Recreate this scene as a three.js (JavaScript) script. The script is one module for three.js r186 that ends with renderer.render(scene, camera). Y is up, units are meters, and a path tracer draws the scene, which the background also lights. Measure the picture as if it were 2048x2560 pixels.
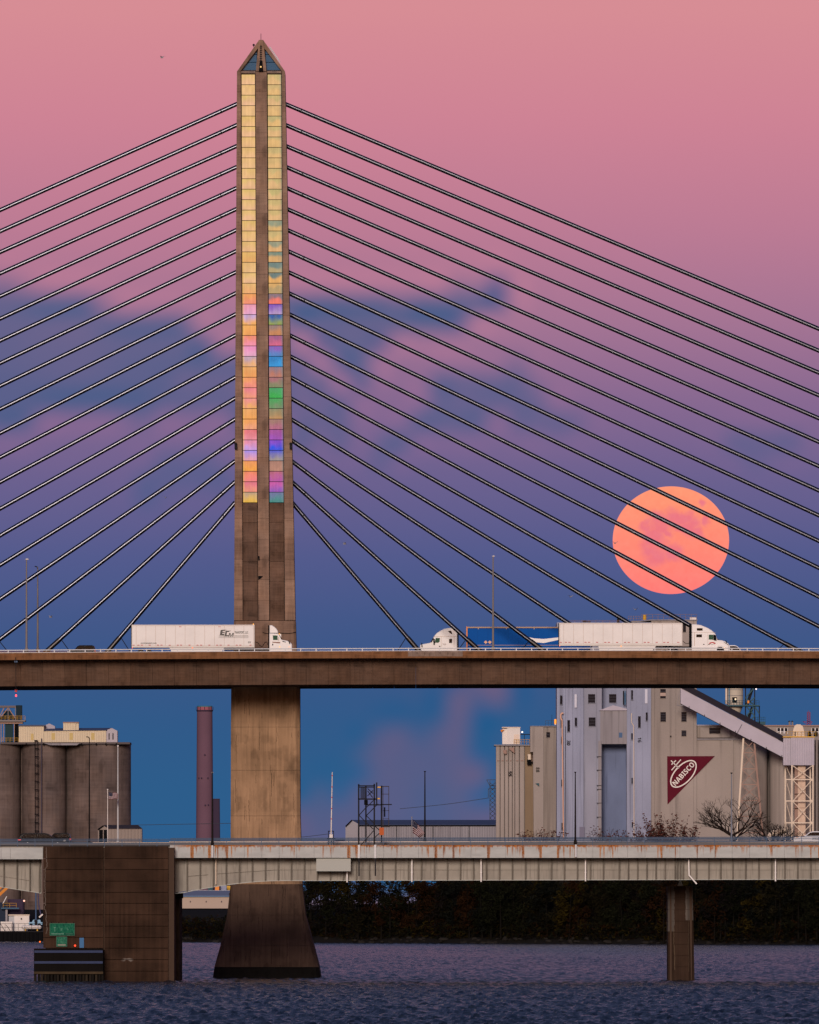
import * as THREE from 'three';
import { mergeGeometries, toCreasedNormals } from 'three/addons/utils/BufferGeometryUtils.js';
import { RoundedBoxGeometry } from 'three/addons/geometries/RoundedBoxGeometry.js';
import { FontLoader } from 'three/addons/loaders/FontLoader.js';
import { TextGeometry } from 'three/addons/geometries/TextGeometry.js';

// ---------------------------------------------------------------- camera, sky, sun, exposure
const A = 3.125e-5, EYE = 10, HORIZON = 2257;          // radians per photo pixel, eye height, horizon row
const scene = new THREE.Scene();
const camera = new THREE.PerspectiveCamera(2 * Math.atan(1280 * A) * 180 / Math.PI, 2048 / 2560, 5, 90000);
camera.position.set(0, EYE, 0);
camera.lookAt(0, EYE, -1000);
camera.setViewOffset(2048, 2560, 0, 1280 - HORIZON, 2048, 2560);   // rising front: verticals stay upright
const renderer = new THREE.WebGLRenderer({ antialias: true });
renderer.setSize(819, 1024);
renderer.toneMapping = THREE.LinearToneMapping;
renderer.toneMappingExposure = 1.0;
renderer.shadowMap.enabled = true;
renderer.shadowMap.type = THREE.PCFSoftShadowMap;

const sun = new THREE.DirectionalLight(new THREE.Color(1.0, 0.82, 0.70), 2.6);   // low western light from behind the camera
const SUN_DIR = new THREE.Vector3(-0.10, 0.21, 1).normalize();
sun.position.set(0, 60, -1700).addScaledVector(SUN_DIR, 1500);
sun.target.position.set(0, 60, -1700);
sun.castShadow = true;
sun.shadow.radius = 24;
sun.shadow.mapSize.set(4096, 4096);
Object.assign(sun.shadow.camera, { left: -160, right: 160, top: 160, bottom: -160, near: 10, far: 4500 });
scene.add(sun, sun.target);

const rng = (s) => () => { s |= 0; s = (s + 0x6d2b79f5) | 0; let t = Math.imul(s ^ (s >>> 15), 1 | s); t = (t + Math.imul(t ^ (t >>> 7), 61 | t)) ^ t; return ((t ^ (t >>> 14)) >>> 0) / 4294967296; };
const hash = (x, y, s) => { let h = Math.imul(x, 374761393) ^ Math.imul(y, 668265263) ^ Math.imul(s, 974634777); h = Math.imul(h ^ (h >>> 13), 1274126177); return ((h ^ (h >>> 16)) >>> 0) / 4294967296; };
const mod = (a, n) => ((a % n) + n) % n;
function noise(u, v, px, py, s) {                       // periodic value noise, u and v from 0 to 1
  const x = u * px, y = v * py, ix = Math.floor(x), iy = Math.floor(y), fx = x - ix, fy = y - iy, a = fx * fx * (3 - 2 * fx), b = fy * fy * (3 - 2 * fy);
  const x0 = mod(ix, px), x1 = mod(ix + 1, px), y0 = mod(iy, py), y1 = mod(iy + 1, py);
  const p = hash(x0, y0, s), q = hash(x1, y0, s), r = hash(x0, y1, s), t = hash(x1, y1, s);
  return (p + (q - p) * a) * (1 - b) + (r + (t - r) * a) * b;
}
function fbm(u, v, px, py, oct, s) { let sum = 0, amp = 0.5, tot = 0; for (let i = 0; i < oct; i++) { sum += amp * noise(u, v, px << i, py << i, s + i * 17); tot += amp; amp *= 0.5; } return sum / tot; }
const clamp = (x, a = 0, b = 1) => Math.min(b, Math.max(a, x)), lerp = (a, b, t) => a + (b - a) * t;
const smooth = (a, b, x) => { const t = clamp((x - a) / (b - a)); return t * t * (3 - 2 * t); };
const lin = (c) => { c /= 255; return c <= 0.04045 ? c / 12.92 : ((c + 0.055) / 1.055) ** 2.4; };
const enc = (c) => 255 * (c <= 0.0031308 ? c * 12.92 : 1.055 * c ** (1 / 2.4) - 0.055);

{ // the twilight sky: blue earth shadow, pink belt above it, drifting cloud, warm western glow behind the camera
  const east = [[0, 44, 94, 140], [0.5, 45, 93, 139], [0.8, 49, 90, 137], [1.0, 56, 88, 136], [1.25, 67, 88, 137], [1.55, 84, 91, 141], [1.9, 108, 97, 143], [2.25, 136, 105, 145], [2.6, 164, 116, 147], [3.0, 187, 123, 148], [3.5, 206, 131, 149], [4.0, 215, 141, 149], [5.5, 188, 134, 151], [8, 130, 114, 144], [12, 104, 104, 138], [20, 88, 99, 138], [35, 70, 88, 132], [60, 54, 74, 118], [90, 48, 68, 112]];
  const west = [[0, 255, 158, 84], [2, 255, 170, 96], [6, 245, 172, 118], [10, 205, 152, 132], [16, 150, 128, 142], [30, 98, 104, 142], [60, 58, 78, 122], [90, 48, 68, 112]];
  const ramp = (t, el) => { let i = 0; while (i < t.length - 2 && el > t[i + 1][0]) i++; const k = clamp((el - t[i][0]) / (t[i + 1][0] - t[i][0])); return [1, 2, 3].map((c) => lerp(lin(t[i][c]), lin(t[i + 1][c]), k)); };
  const seg = (p, s) => { let m = 0; for (let i = 0; i < s.length - 1; i++) { const [x0, y0, r0] = s[i], [x1, y1, r1] = s[i + 1], dx = x1 - x0, dy = y1 - y0, t = clamp(((p[0] - x0) * dx + (p[1] - y0) * dy) / (dx * dx + dy * dy)), d = Math.hypot(p[0] - x0 - dx * t, p[1] - y0 - dy * t); m = Math.max(m, 1 - d / lerp(r0, r1, t)); } return m; };
  const banks = [
    [[[-500, 880, 230], [-150, 890, 200], [120, 890, 185], [330, 890, 160], [440, 860, 110]], 1],
    [[[250, 930, 110], [430, 930, 110], [560, 990, 90], [640, 940, 90]], 0.8],
    [[[700, 800, 62], [860, 830, 80], [980, 800, 70], [1130, 765, 60], [1220, 745, 48], [1262, 715, 30]], 1],
    [[[930, 850, 62], [890, 920, 52]], 0.85],
    [[[1060, 1090, 50], [1130, 1045, 54], [1220, 1000, 48], [1270, 990, 34]], 0.8],
    [[[1330, 1010, 60], [1370, 1030, 50]], 0.6], [[[1860, 1128, 75], [1960, 1128, 50]], 0.5],
    [[[740, 980, 90], [760, 1030, 80]], 0.6], [[[430, 1185, 80], [470, 1190, 60]], 0.45], [[[940, 1110, 70], [960, 1120, 60]], 0.4],
  ];
  const steam = [[[720, 2080, 70], [800, 2050, 78], [880, 2070, 80]], [[920, 2010, 95], [955, 1940, 88], [1000, 1905, 78]], [[1030, 1975, 105], [1130, 1935, 88], [1185, 1890, 60]], [[1105, 1860, 72], [1150, 1785, 58], [1195, 1725, 54]], [[1150, 2070, 66], [1250, 2055, 72]], [[880, 2105, 80], [1240, 2110, 52]]];
  const W = 4096, Ht = 2048, data = new Float32Array(W * Ht * 4), sunAz = Math.atan2(SUN_DIR.z, SUN_DIR.x);
  const cloudTone = [lin(64), lin(92), lin(136)], steamTone = [lin(104), lin(93), lin(128)];
  for (let row = 0; row < Ht; row++) {
    const el = ((row + 0.5) / Ht - 0.5) * Math.PI, deg = Math.max(0, el * 180 / Math.PI), E = ramp(east, deg), Wc = ramp(west, deg);
    for (let col = 0; col < W; col++) {
      const az = ((col + 0.5) / W - 0.5) * 2 * Math.PI, f = smooth(-0.35, 1, Math.cos(az - sunAz));
      const c = [0, 1, 2].map((k) => lerp(E[k], Wc[k], f)), off = az + Math.PI / 2;
      if (deg < 6 && Math.abs(off) < 0.06) {
        const px = 1024 + Math.tan(off) / A, py = HORIZON - Math.tan(el) / Math.cos(off) / A;
        const wx = (fbm(px / 2400 + 3, py / 2400 + 3, 14, 16, 4, 5) - 0.5) * 250, wy = (fbm(px / 2400 + 3, py / 2400 + 3, 14, 16, 4, 9) - 0.5) * 170, q = [px + wx, py + wy];
        let a = 0;
        for (const [s, k] of banks) a = Math.max(a, k * smooth(0.08, 0.30, seg(q, s) + 0.34 * (fbm(px / 2400 + 2, py / 1600 + 2, 22, 24, 2, 19) - 0.42) * smooth(0, 0.12, seg(q, s))));
        a *= 0.78 + 0.22 * fbm(px / 2400 + 1, py / 1200 + 1, 12, 12, 2, 31);
        let b = 0;
        for (const s of steam) b = Math.max(b, smooth(0.02, 0.32, seg(q, s)) * (0.55 + 0.8 * fbm(px / 2400 + 7, py / 2400 + 7, 18, 18, 3, 15)));
        for (let k = 0; k < 3; k++) c[k] = lerp(lerp(c[k], cloudTone[k], a * 0.84), steamTone[k], b * 0.66);
      }
      data.set([c[0], c[1], c[2], 1], (row * W + col) * 4);
    }
  }
  { // the sky is drawn with a smoothing cubic filter: solve for texels that come out as computed where the clouds are
    const c0 = Math.round(W / 4) - 46, nC = 92, r0 = Ht / 2, nR = 76, at = (x, y) => ((r0 + y) * W + c0 + x) * 4, want = new Float32Array(nC * nR * 3);
    for (let y = 0; y < nR; y++) for (let x = 0; x < nC; x++) for (let k = 0; k < 3; k++) want[(y * nC + x) * 3 + k] = data[at(x, y) + k];
    for (let n = 0; n < 8; n++) { const cur = want.map((_, i) => { const k = i % 3, p = (i - k) / 3; return data[at(p % nC, Math.floor(p / nC)) + k]; }); for (let y = 1; y < nR - 1; y++) for (let x = 1; x < nC - 1; x++) for (let k = 0; k < 3; k++) { let s = 0; for (let j = -1; j < 2; j++) for (let i = -1; i < 2; i++) s += cur[((y + j) * nC + x + i) * 3 + k] * (j ? 1 : 4) * (i ? 1 : 4) / 36; const o = at(x, y) + k; data[o] = Math.max(0.002, data[o] + want[(y * nC + x) * 3 + k] - s); } }
  }
  const sky = new THREE.DataTexture(data, W, Ht, THREE.RGBAFormat, THREE.FloatType);
  sky.mapping = THREE.EquirectangularReflectionMapping;
  sky.magFilter = sky.minFilter = THREE.LinearFilter;
  sky.colorSpace = THREE.LinearSRGBColorSpace;
  sky.needsUpdate = true;
  scene.background = sky;
  scene.environment = sky;
}

// ---------------------------------------------------------------- helpers
const plane = (d) => ({ d, s: A * d, X: (px) => (px - 1024) * A * d, Y: (py) => EYE + (HORIZON - py) * A * d });
const PX = (px, d) => (px - 1024) * A * d, PY = (py, d) => EYE + (HORIZON - py) * A * d;
const V = (x, y, z) => new THREE.Vector3(x, y, z);
const at = (px, py, d) => V(PX(px, d), PY(py, d), -d);
function plain(g) { if (g.index) g = g.toNonIndexed(); for (const k of Object.keys(g.attributes)) if (!['position', 'normal', 'uv'].includes(k)) g.deleteAttribute(k); if (!g.attributes.normal) g.computeVertexNormals(); g.clearGroups(); return g; }
function muv(g) {                                       // uv in metres, along the axis the face looks to
  g = plain(g);
  const p = g.attributes.position, n = g.attributes.normal, uv = new Float32Array(p.count * 2);
  for (let i = 0; i < p.count; i++) { const ax = Math.abs(n.getX(i)), ay = Math.abs(n.getY(i)), az = Math.abs(n.getZ(i)); if (az >= ax && az >= ay) { uv[i * 2] = p.getX(i); uv[i * 2 + 1] = p.getY(i); } else if (ax >= ay) { uv[i * 2] = p.getZ(i); uv[i * 2 + 1] = p.getY(i); } else { uv[i * 2] = p.getX(i); uv[i * 2 + 1] = p.getZ(i); } }
  g.setAttribute('uv', new THREE.BufferAttribute(uv, 2));
  return g;
}
function puv(g, x0, x1, y0, y1) { g = plain(g); const p = g.attributes.position, uv = new Float32Array(p.count * 2); for (let i = 0; i < p.count; i++) { uv[i * 2] = (p.getX(i) - x0) / (x1 - x0); uv[i * 2 + 1] = (p.getY(i) - y0) / (y1 - y0); } g.setAttribute('uv', new THREE.BufferAttribute(uv, 2)); return g; }
const merge = (list) => mergeGeometries(list.map((g) => (g.attributes.uv ? plain(g) : muv(g))));
const box = (x0, x1, y0, y1, z0, z1) => muv(new THREE.BoxGeometry(Math.abs(x1 - x0), Math.abs(y1 - y0), Math.abs(z1 - z0)).translate((x0 + x1) / 2, (y0 + y1) / 2, (z0 + z1) / 2));
const rect = (x0, y0, x1, y1, d, thick) => box(PX(x0, d), PX(x1, d), PY(y0, d), PY(y1, d), -d, -d - thick);       // photo rectangle as a box whose front stands at distance d
function poly(pts, d, thick, bevel = 0) {               // photo outline as a solid whose front stands at distance d
  const s = new THREE.Shape(pts.map(([x, y]) => new THREE.Vector2(PX(x, d), PY(y, d))));
  const g = new THREE.ExtrudeGeometry(s, { depth: thick - 2 * bevel, bevelEnabled: bevel > 0, bevelSize: bevel, bevelThickness: bevel, bevelOffset: -bevel, bevelSegments: 2, curveSegments: 8 });
  return muv(g.translate(0, 0, -d - thick + bevel));
}
function bar(a, b, r, seg = 6, r2 = r) { const d = b.clone().sub(a), g = new THREE.CylinderGeometry(r2, r, d.length(), seg, 1); g.applyQuaternion(new THREE.Quaternion().setFromUnitVectors(V(0, 1, 0), d.clone().normalize())); return g.translate((a.x + b.x) / 2, (a.y + b.y) / 2, (a.z + b.z) / 2); }
const pbar = (x0, y0, x1, y1, d, rpx, seg = 6, d2 = d) => bar(at(x0, y0, d), at(x1, y1, d2), rpx * A * d, seg);
function beam(a, b, w, h) { const d = b.clone().sub(a), g = new THREE.BoxGeometry(w, d.length(), h); g.applyQuaternion(new THREE.Quaternion().setFromUnitVectors(V(0, 1, 0), d.clone().normalize())); return muv(g.translate((a.x + b.x) / 2, (a.y + b.y) / 2, (a.z + b.z) / 2)); }
function loft(rings, cap = true) {                      // rings of Vector3, each the same count, bottom to top
  const v = [], n = rings[0].length, tri = (a, b, c) => v.push(a.x, a.y, a.z, b.x, b.y, b.z, c.x, c.y, c.z);
  for (let k = 0; k < rings.length - 1; k++) for (let i = 0; i < n; i++) { const j = (i + 1) % n, a = rings[k][i], b = rings[k][j], c = rings[k + 1][j], d = rings[k + 1][i]; tri(a, b, c); tri(a, c, d); }
  if (cap) for (let i = 1; i < n - 1; i++) { const t = rings[rings.length - 1], o = rings[0]; tri(t[0], t[i], t[i + 1]); tri(o[0], o[i + 1], o[i]); }
  const g = new THREE.BufferGeometry(); g.setAttribute('position', new THREE.Float32BufferAttribute(v, 3)); g.computeVertexNormals(); return muv(g);
}
const ringOf = (xl, xr, y, zf, zb, c) => [V(xl + c, y, zf), V(xr - c, y, zf), V(xr, y, zf - c), V(xr, y, zb + c), V(xr - c, y, zb), V(xl + c, y, zb), V(xl, y, zb + c), V(xl, y, zf - c)];
function corrugated(x0, x1, y0, y1, z, pitch, depth) {  // profiled sheet facing +z
  const v = [], n = Math.max(1, Math.round((x1 - x0) / pitch)), w = (x1 - x0) / n, q = (xa, za, xb, zb) => v.push(xa, y0, za, xb, y0, zb, xb, y1, zb, xa, y0, za, xb, y1, zb, xa, y1, za);
  for (let i = 0; i < n; i++) { const x = x0 + i * w; q(x, z, x + 0.55 * w, z); q(x + 0.55 * w, z, x + 0.68 * w, z + depth); q(x + 0.68 * w, z + depth, x + 0.87 * w, z + depth); q(x + 0.87 * w, z + depth, x + w, z); }
  const g = new THREE.BufferGeometry(); g.setAttribute('position', new THREE.Float32BufferAttribute(v, 3)); g.computeVertexNormals(); return muv(g);
}
const sheet = (x0, y0, x1, y1, d, pitch, depth) => corrugated(PX(x0, d), PX(x1, d), PY(y1, d), PY(y0, d), -d, pitch, depth);

const origin = new WeakMap(), taken = new Map();
function numbered(name) { const n = taken.get(name) ?? 0; taken.set(name, n + 1); return n ? name + '_' + String(n).padStart(3, '0') : name; }
function tag(o, label, category, group) { o.userData.label = label; o.userData.category = category; if (group) o.userData.group = group; return o; }
function thing(name, label, category, base, group) { const o = new THREE.Group(); o.name = numbered(name); o.position.copy(base); origin.set(o, base.clone()); scene.add(o); return tag(o, label, category, group); }
function part(parent, name, geo, mat, label) {          // geo in world metres
  const o = origin.get(parent), m = new THREE.Mesh(geo.clone().translate(-o.x, -o.y, -o.z), mat); m.name = name; origin.set(m, o); parent.add(m); if (label) m.userData.label = label; return m;
}
function piece(parent, name, geo, mat, p) {             // shared geometry about its own origin, set at the world point p
  const o = origin.get(parent), m = new THREE.Mesh(geo, mat); m.name = name; m.position.set(p.x - o.x, p.y - o.y, p.z - o.z); origin.set(m, V(p.x, p.y, p.z)); parent.add(m); return m;
}
function single(name, geo, mat, label, category, group) { geo = geo.clone(); geo.computeBoundingBox(); const b = geo.boundingBox, c = V((b.min.x + b.max.x) / 2, b.min.y, (b.min.z + b.max.z) / 2); const m = new THREE.Mesh(geo.translate(-c.x, -c.y, -c.z), mat); m.name = numbered(name); m.position.copy(c); origin.set(m, c); scene.add(m); return tag(m, label, category, group); }
function struct(name, geo, mat, kind = 'structure') { const m = new THREE.Mesh(geo, mat); m.name = name; m.userData.kind = kind; origin.set(m, V(0, 0, 0)); scene.add(m); return m; }

// ---------------------------------------------------------------- materials
function tex(w, h, f, srgb = true) {
  const d = new Uint8Array(w * h * 4);
  for (let y = 0; y < h; y++) for (let x = 0; x < w; x++) { const c = f((x + 0.5) / w, (y + 0.5) / h, x, y), i = (y * w + x) * 4; for (let k = 0; k < 3; k++) d[i + k] = srgb ? enc(clamp(c[k])) : 255 * clamp(c[k]); d[i + 3] = c.length > 3 ? 255 * c[3] : 255; }
  const t = new THREE.DataTexture(d, w, h); t.wrapS = t.wrapT = THREE.RepeatWrapping; t.magFilter = THREE.LinearFilter; t.minFilter = THREE.LinearMipmapLinearFilter; t.generateMipmaps = true; if (srgb) t.colorSpace = THREE.SRGBColorSpace; t.needsUpdate = true; return t;
}
const tiled = (t, m, n = m) => { const c = t.clone(); c.repeat.set(1 / m, 1 / n); c.needsUpdate = true; return c; };
const grey = (g) => [g, g, g];
const tConcrete = tex(512, 512, (u, v, x, y) => { const big = fbm(u, v, 3, 3, 4, 1), st = fbm(u, v, 40, 3, 3, 7), board = fbm(u, v, 4, 64, 2, 13), gr = hash(x, y, 3), blot = smooth(0.55, 0.75, fbm(u, v, 9, 7, 4, 19)), g = 0.50 + 0.62 * (big - 0.3) + 0.30 * (st - 0.5) + 0.20 * (board - 0.5) + 0.14 * (gr - 0.5) - 0.16 * blot + 0.12, w = fbm(u, v, 5, 5, 3, 77) - 0.5; return [g * (1 + 0.10 * w), g, g * (1 - 0.12 * w)]; });
const tWeather = tex(512, 512, (u, v, x, y) => { const big = fbm(u, v, 4, 2, 4, 21), st = smooth(0.55, 0.85, fbm(u, v, 48, 2, 3, 27)), gr = hash(x, y, 4), g = 0.64 + 0.44 * big - 0.24 * st * big * 1.6 + 0.10 * (gr - 0.5); return [g, g, g]; });
const tGrain = tex(256, 256, (u, v, x, y) => grey(0.82 + 0.14 * fbm(u, v, 6, 6, 4, 41) + 0.08 * (hash(x, y, 6) - 0.5)));
const tBump = tex(256, 256, (u, v, x, y) => grey(fbm(u, v, 8, 8, 5, 51)), false);
const std = (r, g, b, rough = 0.9, o = {}) => new THREE.MeshPhysicalMaterial({ color: new THREE.Color(r, g, b), roughness: rough, specularIntensity: rough > 0.7 ? 0.2 : 0.5, ...o });   // weathered surfaces have little gloss
const M = {
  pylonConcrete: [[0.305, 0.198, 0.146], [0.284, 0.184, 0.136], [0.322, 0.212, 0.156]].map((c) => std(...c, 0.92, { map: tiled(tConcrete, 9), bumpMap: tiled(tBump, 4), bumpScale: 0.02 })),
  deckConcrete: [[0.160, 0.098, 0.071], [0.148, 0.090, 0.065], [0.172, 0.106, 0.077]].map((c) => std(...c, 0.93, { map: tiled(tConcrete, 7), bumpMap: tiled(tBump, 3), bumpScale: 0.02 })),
  parapet: std(0.265, 0.128, 0.062, 0.93, { map: tiled(tConcrete, 12, 6) }),
  parapetPatch: std(0.30, 0.22, 0.18, 0.93, { map: tiled(tConcrete, 3) }),
  asphalt: std(0.05, 0.05, 0.052, 0.95, { map: tiled(tGrain, 3) }),
  galv: std(0.58, 0.60, 0.63, 0.7),
  steelCable: std(0.070, 0.074, 0.090, 0.27, { metalness: 1, specularIntensity: 1 }),
  steelSleeve: std(0.06, 0.056, 0.055, 0.4, { metalness: 1, specularIntensity: 1 }),
  darkSteel: std(0.016, 0.016, 0.02, 0.8),
  black: std(0.006, 0.006, 0.007, 0.95, { specularIntensity: 0.08 }),
  rubber: std(0.02, 0.02, 0.02, 0.9),
  railBlue: std(0.075, 0.115, 0.185, 0.75),
  polePainted: std(0.20, 0.18, 0.175, 0.75),
  poleDark: std(0.012, 0.010, 0.010, 0.85),
  white: std(0.80, 0.79, 0.80, 0.45), trailer: std(0.80, 0.79, 0.79, 0.5, { map: tiled(tGrain, 9) }), trailerLow: std(0.72, 0.69, 0.66, 0.55, { map: tiled(tGrain, 4) }),
  cab: std(0.78, 0.775, 0.78, 0.5),
  glassDark: std(0.006, 0.008, 0.010, 0.06, { specularIntensity: 0.6 }),
  glassGreen: std(0.012, 0.085, 0.06, 0.06, { specularIntensity: 0.8 }),
  blueTrailer: std(0.004, 0.09, 0.40, 0.75, { map: tiled(tGrain, 9) }),
  orange: std(0.72, 0.24, 0.03, 0.5), red: std(0.45, 0.03, 0.04, 0.5), yellow: std(0.62, 0.36, 0.03, 0.55), tan: std(0.42, 0.30, 0.22, 0.7),
  girderFascia: null, girderWeb: std(0.335, 0.315, 0.285, 0.8, { map: tiled(tWeather, 8, 5) }), girderTrim: std(0.38, 0.40, 0.38, 0.8),
  shadedConcrete: null, siloBrown: std(0.168, 0.127, 0.116, 0.93, { map: tiled(tConcrete, 16, 22), bumpMap: tiled(tBump, 7), bumpScale: 0.05 }),
  beige: std(0.345, 0.305, 0.288, 0.9, { map: tiled(tWeather, 46, 40) }), beigeDim: std(0.272, 0.236, 0.216, 0.9, { map: tiled(tWeather, 40, 36) }), beigeDark: std(0.235, 0.175, 0.12, 0.9, { map: tiled(tWeather, 17, 30) }),
  lavender: std(0.305, 0.335, 0.465, 0.85, { map: tiled(tWeather, 38, 44) }), lavenderDim: std(0.30, 0.315, 0.405, 0.85, { map: tiled(tWeather, 30, 40) }), bay: std(0.275, 0.262, 0.29, 0.85, { map: tiled(tWeather, 26) }),
  claddingLilac: std(0.47, 0.44, 0.53, 0.7, { map: tiled(tGrain, 12) }), roofDark: std(0.055, 0.045, 0.05, 0.85, { map: tiled(tGrain, 6) }), roofBlue: std(0.055, 0.075, 0.145, 0.6, { map: tiled(tGrain, 9) }),
  creamSheet: std(0.66, 0.57, 0.42, 0.7, { map: tiled(tGrain, 14) }), greySheet: std(0.30, 0.29, 0.33, 0.75, { map: tiled(tWeather, 30) }), brownSheet: std(0.26, 0.22, 0.20, 0.8),
  chimney: std(0.15, 0.085, 0.125, 0.95, { map: tiled(tGrain, 30) }), farBlue: std(0.045, 0.032, 0.060, 0.9), hazySteel: std(0.055, 0.065, 0.085, 0.85), teal: std(0.03, 0.085, 0.11, 0.7),  // haze of distance is mixed into the chimney and far colours
  whitePaint: std(0.74, 0.70, 0.68, 0.6, { map: tiled(tGrain, 7) }), pinkLitPipe: std(0.62, 0.38, 0.29, 0.55), creamSteel: std(0.66, 0.56, 0.46, 0.6), rustSteel: std(0.30, 0.20, 0.17, 0.8), windowGlass: std(0.007, 0.010, 0.018, 0.08, { specularIntensity: 0.35 }),
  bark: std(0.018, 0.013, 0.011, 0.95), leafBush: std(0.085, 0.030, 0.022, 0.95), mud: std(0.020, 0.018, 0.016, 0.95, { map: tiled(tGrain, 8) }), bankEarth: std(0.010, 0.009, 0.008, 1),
};

// ---------------------------------------------------------------- the setting: river, river bed, far bank
{
  const g = new THREE.PlaneGeometry(24000, 24000).rotateX(-Math.PI / 2).translate(0, -1.6, -6000);
  struct('river_bed', muv(g), M.mud);
  // rippled river: short-crested waves, finer close by, steeper in the gusty near water
  const waves = [], r = rng(11);
  for (let i = 0; i < 30; i++) { const L = 0.8 * 1.036 ** i, ang = (r() - 0.5) * 2.5, k = 2 * Math.PI / L; waves.push([Math.sin(ang) * k, Math.cos(ang) * k, r() * 6.283, 0.0105 * L ** 0.6]); }
  const gust = (x, z) => 1.4 + 1.3 * (fbm(x / 300 + 5, z / 2400 + 5, 9, 16, 3, 61) - 0.3) + 0.8 * smooth(-1582, -1552, z + 10 * (noise(x / 300 + 4, 0.5, 14, 2, 63) - 0.5));
  const height = (x, z) => { let h = 0; for (const [a, b, p, m] of waves) h += m * Math.sin(a * x + b * z + p); return h * gust(x, z); };
  const nx = 400, nz = 1500, d0 = 1020, q = Math.log(3440 / d0) / nz, pos = new Float32Array((nx + 1) * (nz + 1) * 3), idx = new Uint32Array(nx * nz * 6);
  for (let j = 0, o = 0; j <= nz; j++) for (let i = 0; i <= nx; i++) { const d = d0 * Math.exp(q * j), x = lerp(-0.042, 0.042, i / nx) * d; pos[o++] = x; pos[o++] = height(x, -d); pos[o++] = -d; }
  for (let j = 0, o = 0; j < nz; j++) for (let i = 0; i < nx; i++) { const a = j * (nx + 1) + i; idx[o++] = a; idx[o++] = a + 1; idx[o++] = a + nx + 2; idx[o++] = a; idx[o++] = a + nx + 2; idx[o++] = a + nx + 1; }
  const w = new THREE.BufferGeometry(); w.setAttribute('position', new THREE.BufferAttribute(pos, 3)); w.setIndex(new THREE.BufferAttribute(idx, 1)); w.computeVertexNormals();
  const uv = new Float32Array(pos.length / 3 * 2); for (let i = 0; i < uv.length / 2; i++) { uv[i * 2] = pos[i * 3] / 17; uv[i * 2 + 1] = pos[i * 3 + 2] / 26; }
  w.setAttribute('uv', new THREE.BufferAttribute(uv, 2));
  const N = 512, hgt = new Float32Array(N * N); for (let y = 0; y < N; y++) for (let x = 0; x < N; x++) hgt[y * N + x] = 0.62 * fbm(x / N, y / N, 24, 20, 4, 71) + 0.38 * fbm(x / N, y / N, 60, 48, 2, 75);
  const slope = (x, y, k) => { const g = (a, c) => hgt[mod(c, N) * N + mod(a, N)]; return (k ? g(x, y + 1) - g(x, y - 1) : g(x + 1, y) - g(x - 1, y)) * 6.0; };
  const ripple = tex(N, N, (u, v, x, y) => { const a = slope(x, y, 0), c = slope(x, y, 1), m = 1 / Math.hypot(a, c, 1); return [0.5 - 0.5 * a * m, 0.5 - 0.5 * c * m, 0.5 + 0.5 * m]; }, false);
  M.water = new THREE.MeshPhysicalMaterial({ color: new THREE.Color(0.018, 0.026, 0.040), roughness: 0.24, ior: 1.33, normalMap: ripple, normalScale: new THREE.Vector2(1, 1) });
  struct('river_water', w, M.water);
  const flat = [new THREE.PlaneGeometry(8000, 4800).rotateX(-Math.PI / 2).translate(0, -0.42, -1900)];
  const fg = mergeGeometries(flat.map(plain)), fp = fg.attributes.position, fu = fg.attributes.uv; for (let i = 0; i < fp.count; i++) fu.setXY(i, fp.getX(i) / 17, fp.getZ(i) / 26);
  struct('river_water_beyond', fg, M.water);
}
const shoreZ = (x) => -3142 + 1.224 * x;                // the far bank runs obliquely away to the left
const lowBank = (off) => off < 0 ? -1.2 + Math.max(-1, off * 0.1) : off < 6 ? -1.2 + 0.33 * off : off < 22 ? 0.8 + 0.16 * (off - 6) : off < 46 ? 3.36 + 0.2 * (off - 22) : 8.2;
const bankY = (off, x) => off <= 24 ? lowBank(off) : lerp(lowBank(off), 22, smooth(24, 33, off) * smooth(2, 16, x));   // a bluff carries the mill
{
  const rows = [-12, 0, 1.5, 3, 4.5, 6, 10, 16, 22, 24, 26, 28, 30, 33, 46, 120, 800, 9000], n = 300, pos = [], idx = [];
  for (const off of rows) for (let i = 0; i <= n; i++) { const x = lerp(-600, 600, i / n) , jag = off > 0 && off < 30 ? 1.6 * (noise(x / 90 + 50, 0.3, 40, 2, 81) - 0.5) : 0; pos.push(x, bankY(off, x) + jag * 0.4 + (off > 0 && off < 20 ? 0.5 * noise(x / 60 + 50, off / 20, 60, 4, 83) : 0), shoreZ(x) - off + jag); }
  for (let j = 0; j < rows.length - 1; j++) for (let i = 0; i < n; i++) { const a = j * (n + 1) + i; idx.push(a, a + 1, a + n + 2, a, a + n + 2, a + n + 1); }
  const g = new THREE.BufferGeometry(); g.setAttribute('position', new THREE.Float32BufferAttribute(pos, 3)); g.setIndex(idx); g.computeVertexNormals();
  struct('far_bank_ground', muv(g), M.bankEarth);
  // stones and stranded timber along the water's edge
  const st = [], r = rng(5), ico = new THREE.IcosahedronGeometry(1, 0);
  for (let i = 0; i < 260; i++) { const x = lerp(-110, 112, r()), off = 1 + 7 * r(), s = 0.25 + 0.6 * r(); st.push(muv(ico.clone().scale(s * (1 + r()), s * 0.6, s).rotateY(r() * 6).translate(x, bankY(off, x) + 0.35, shoreZ(x) - off))); }
  struct('shore_stones', merge(st), std(0.020, 0.018, 0.016, 0.95), 'stuff');
}
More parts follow.
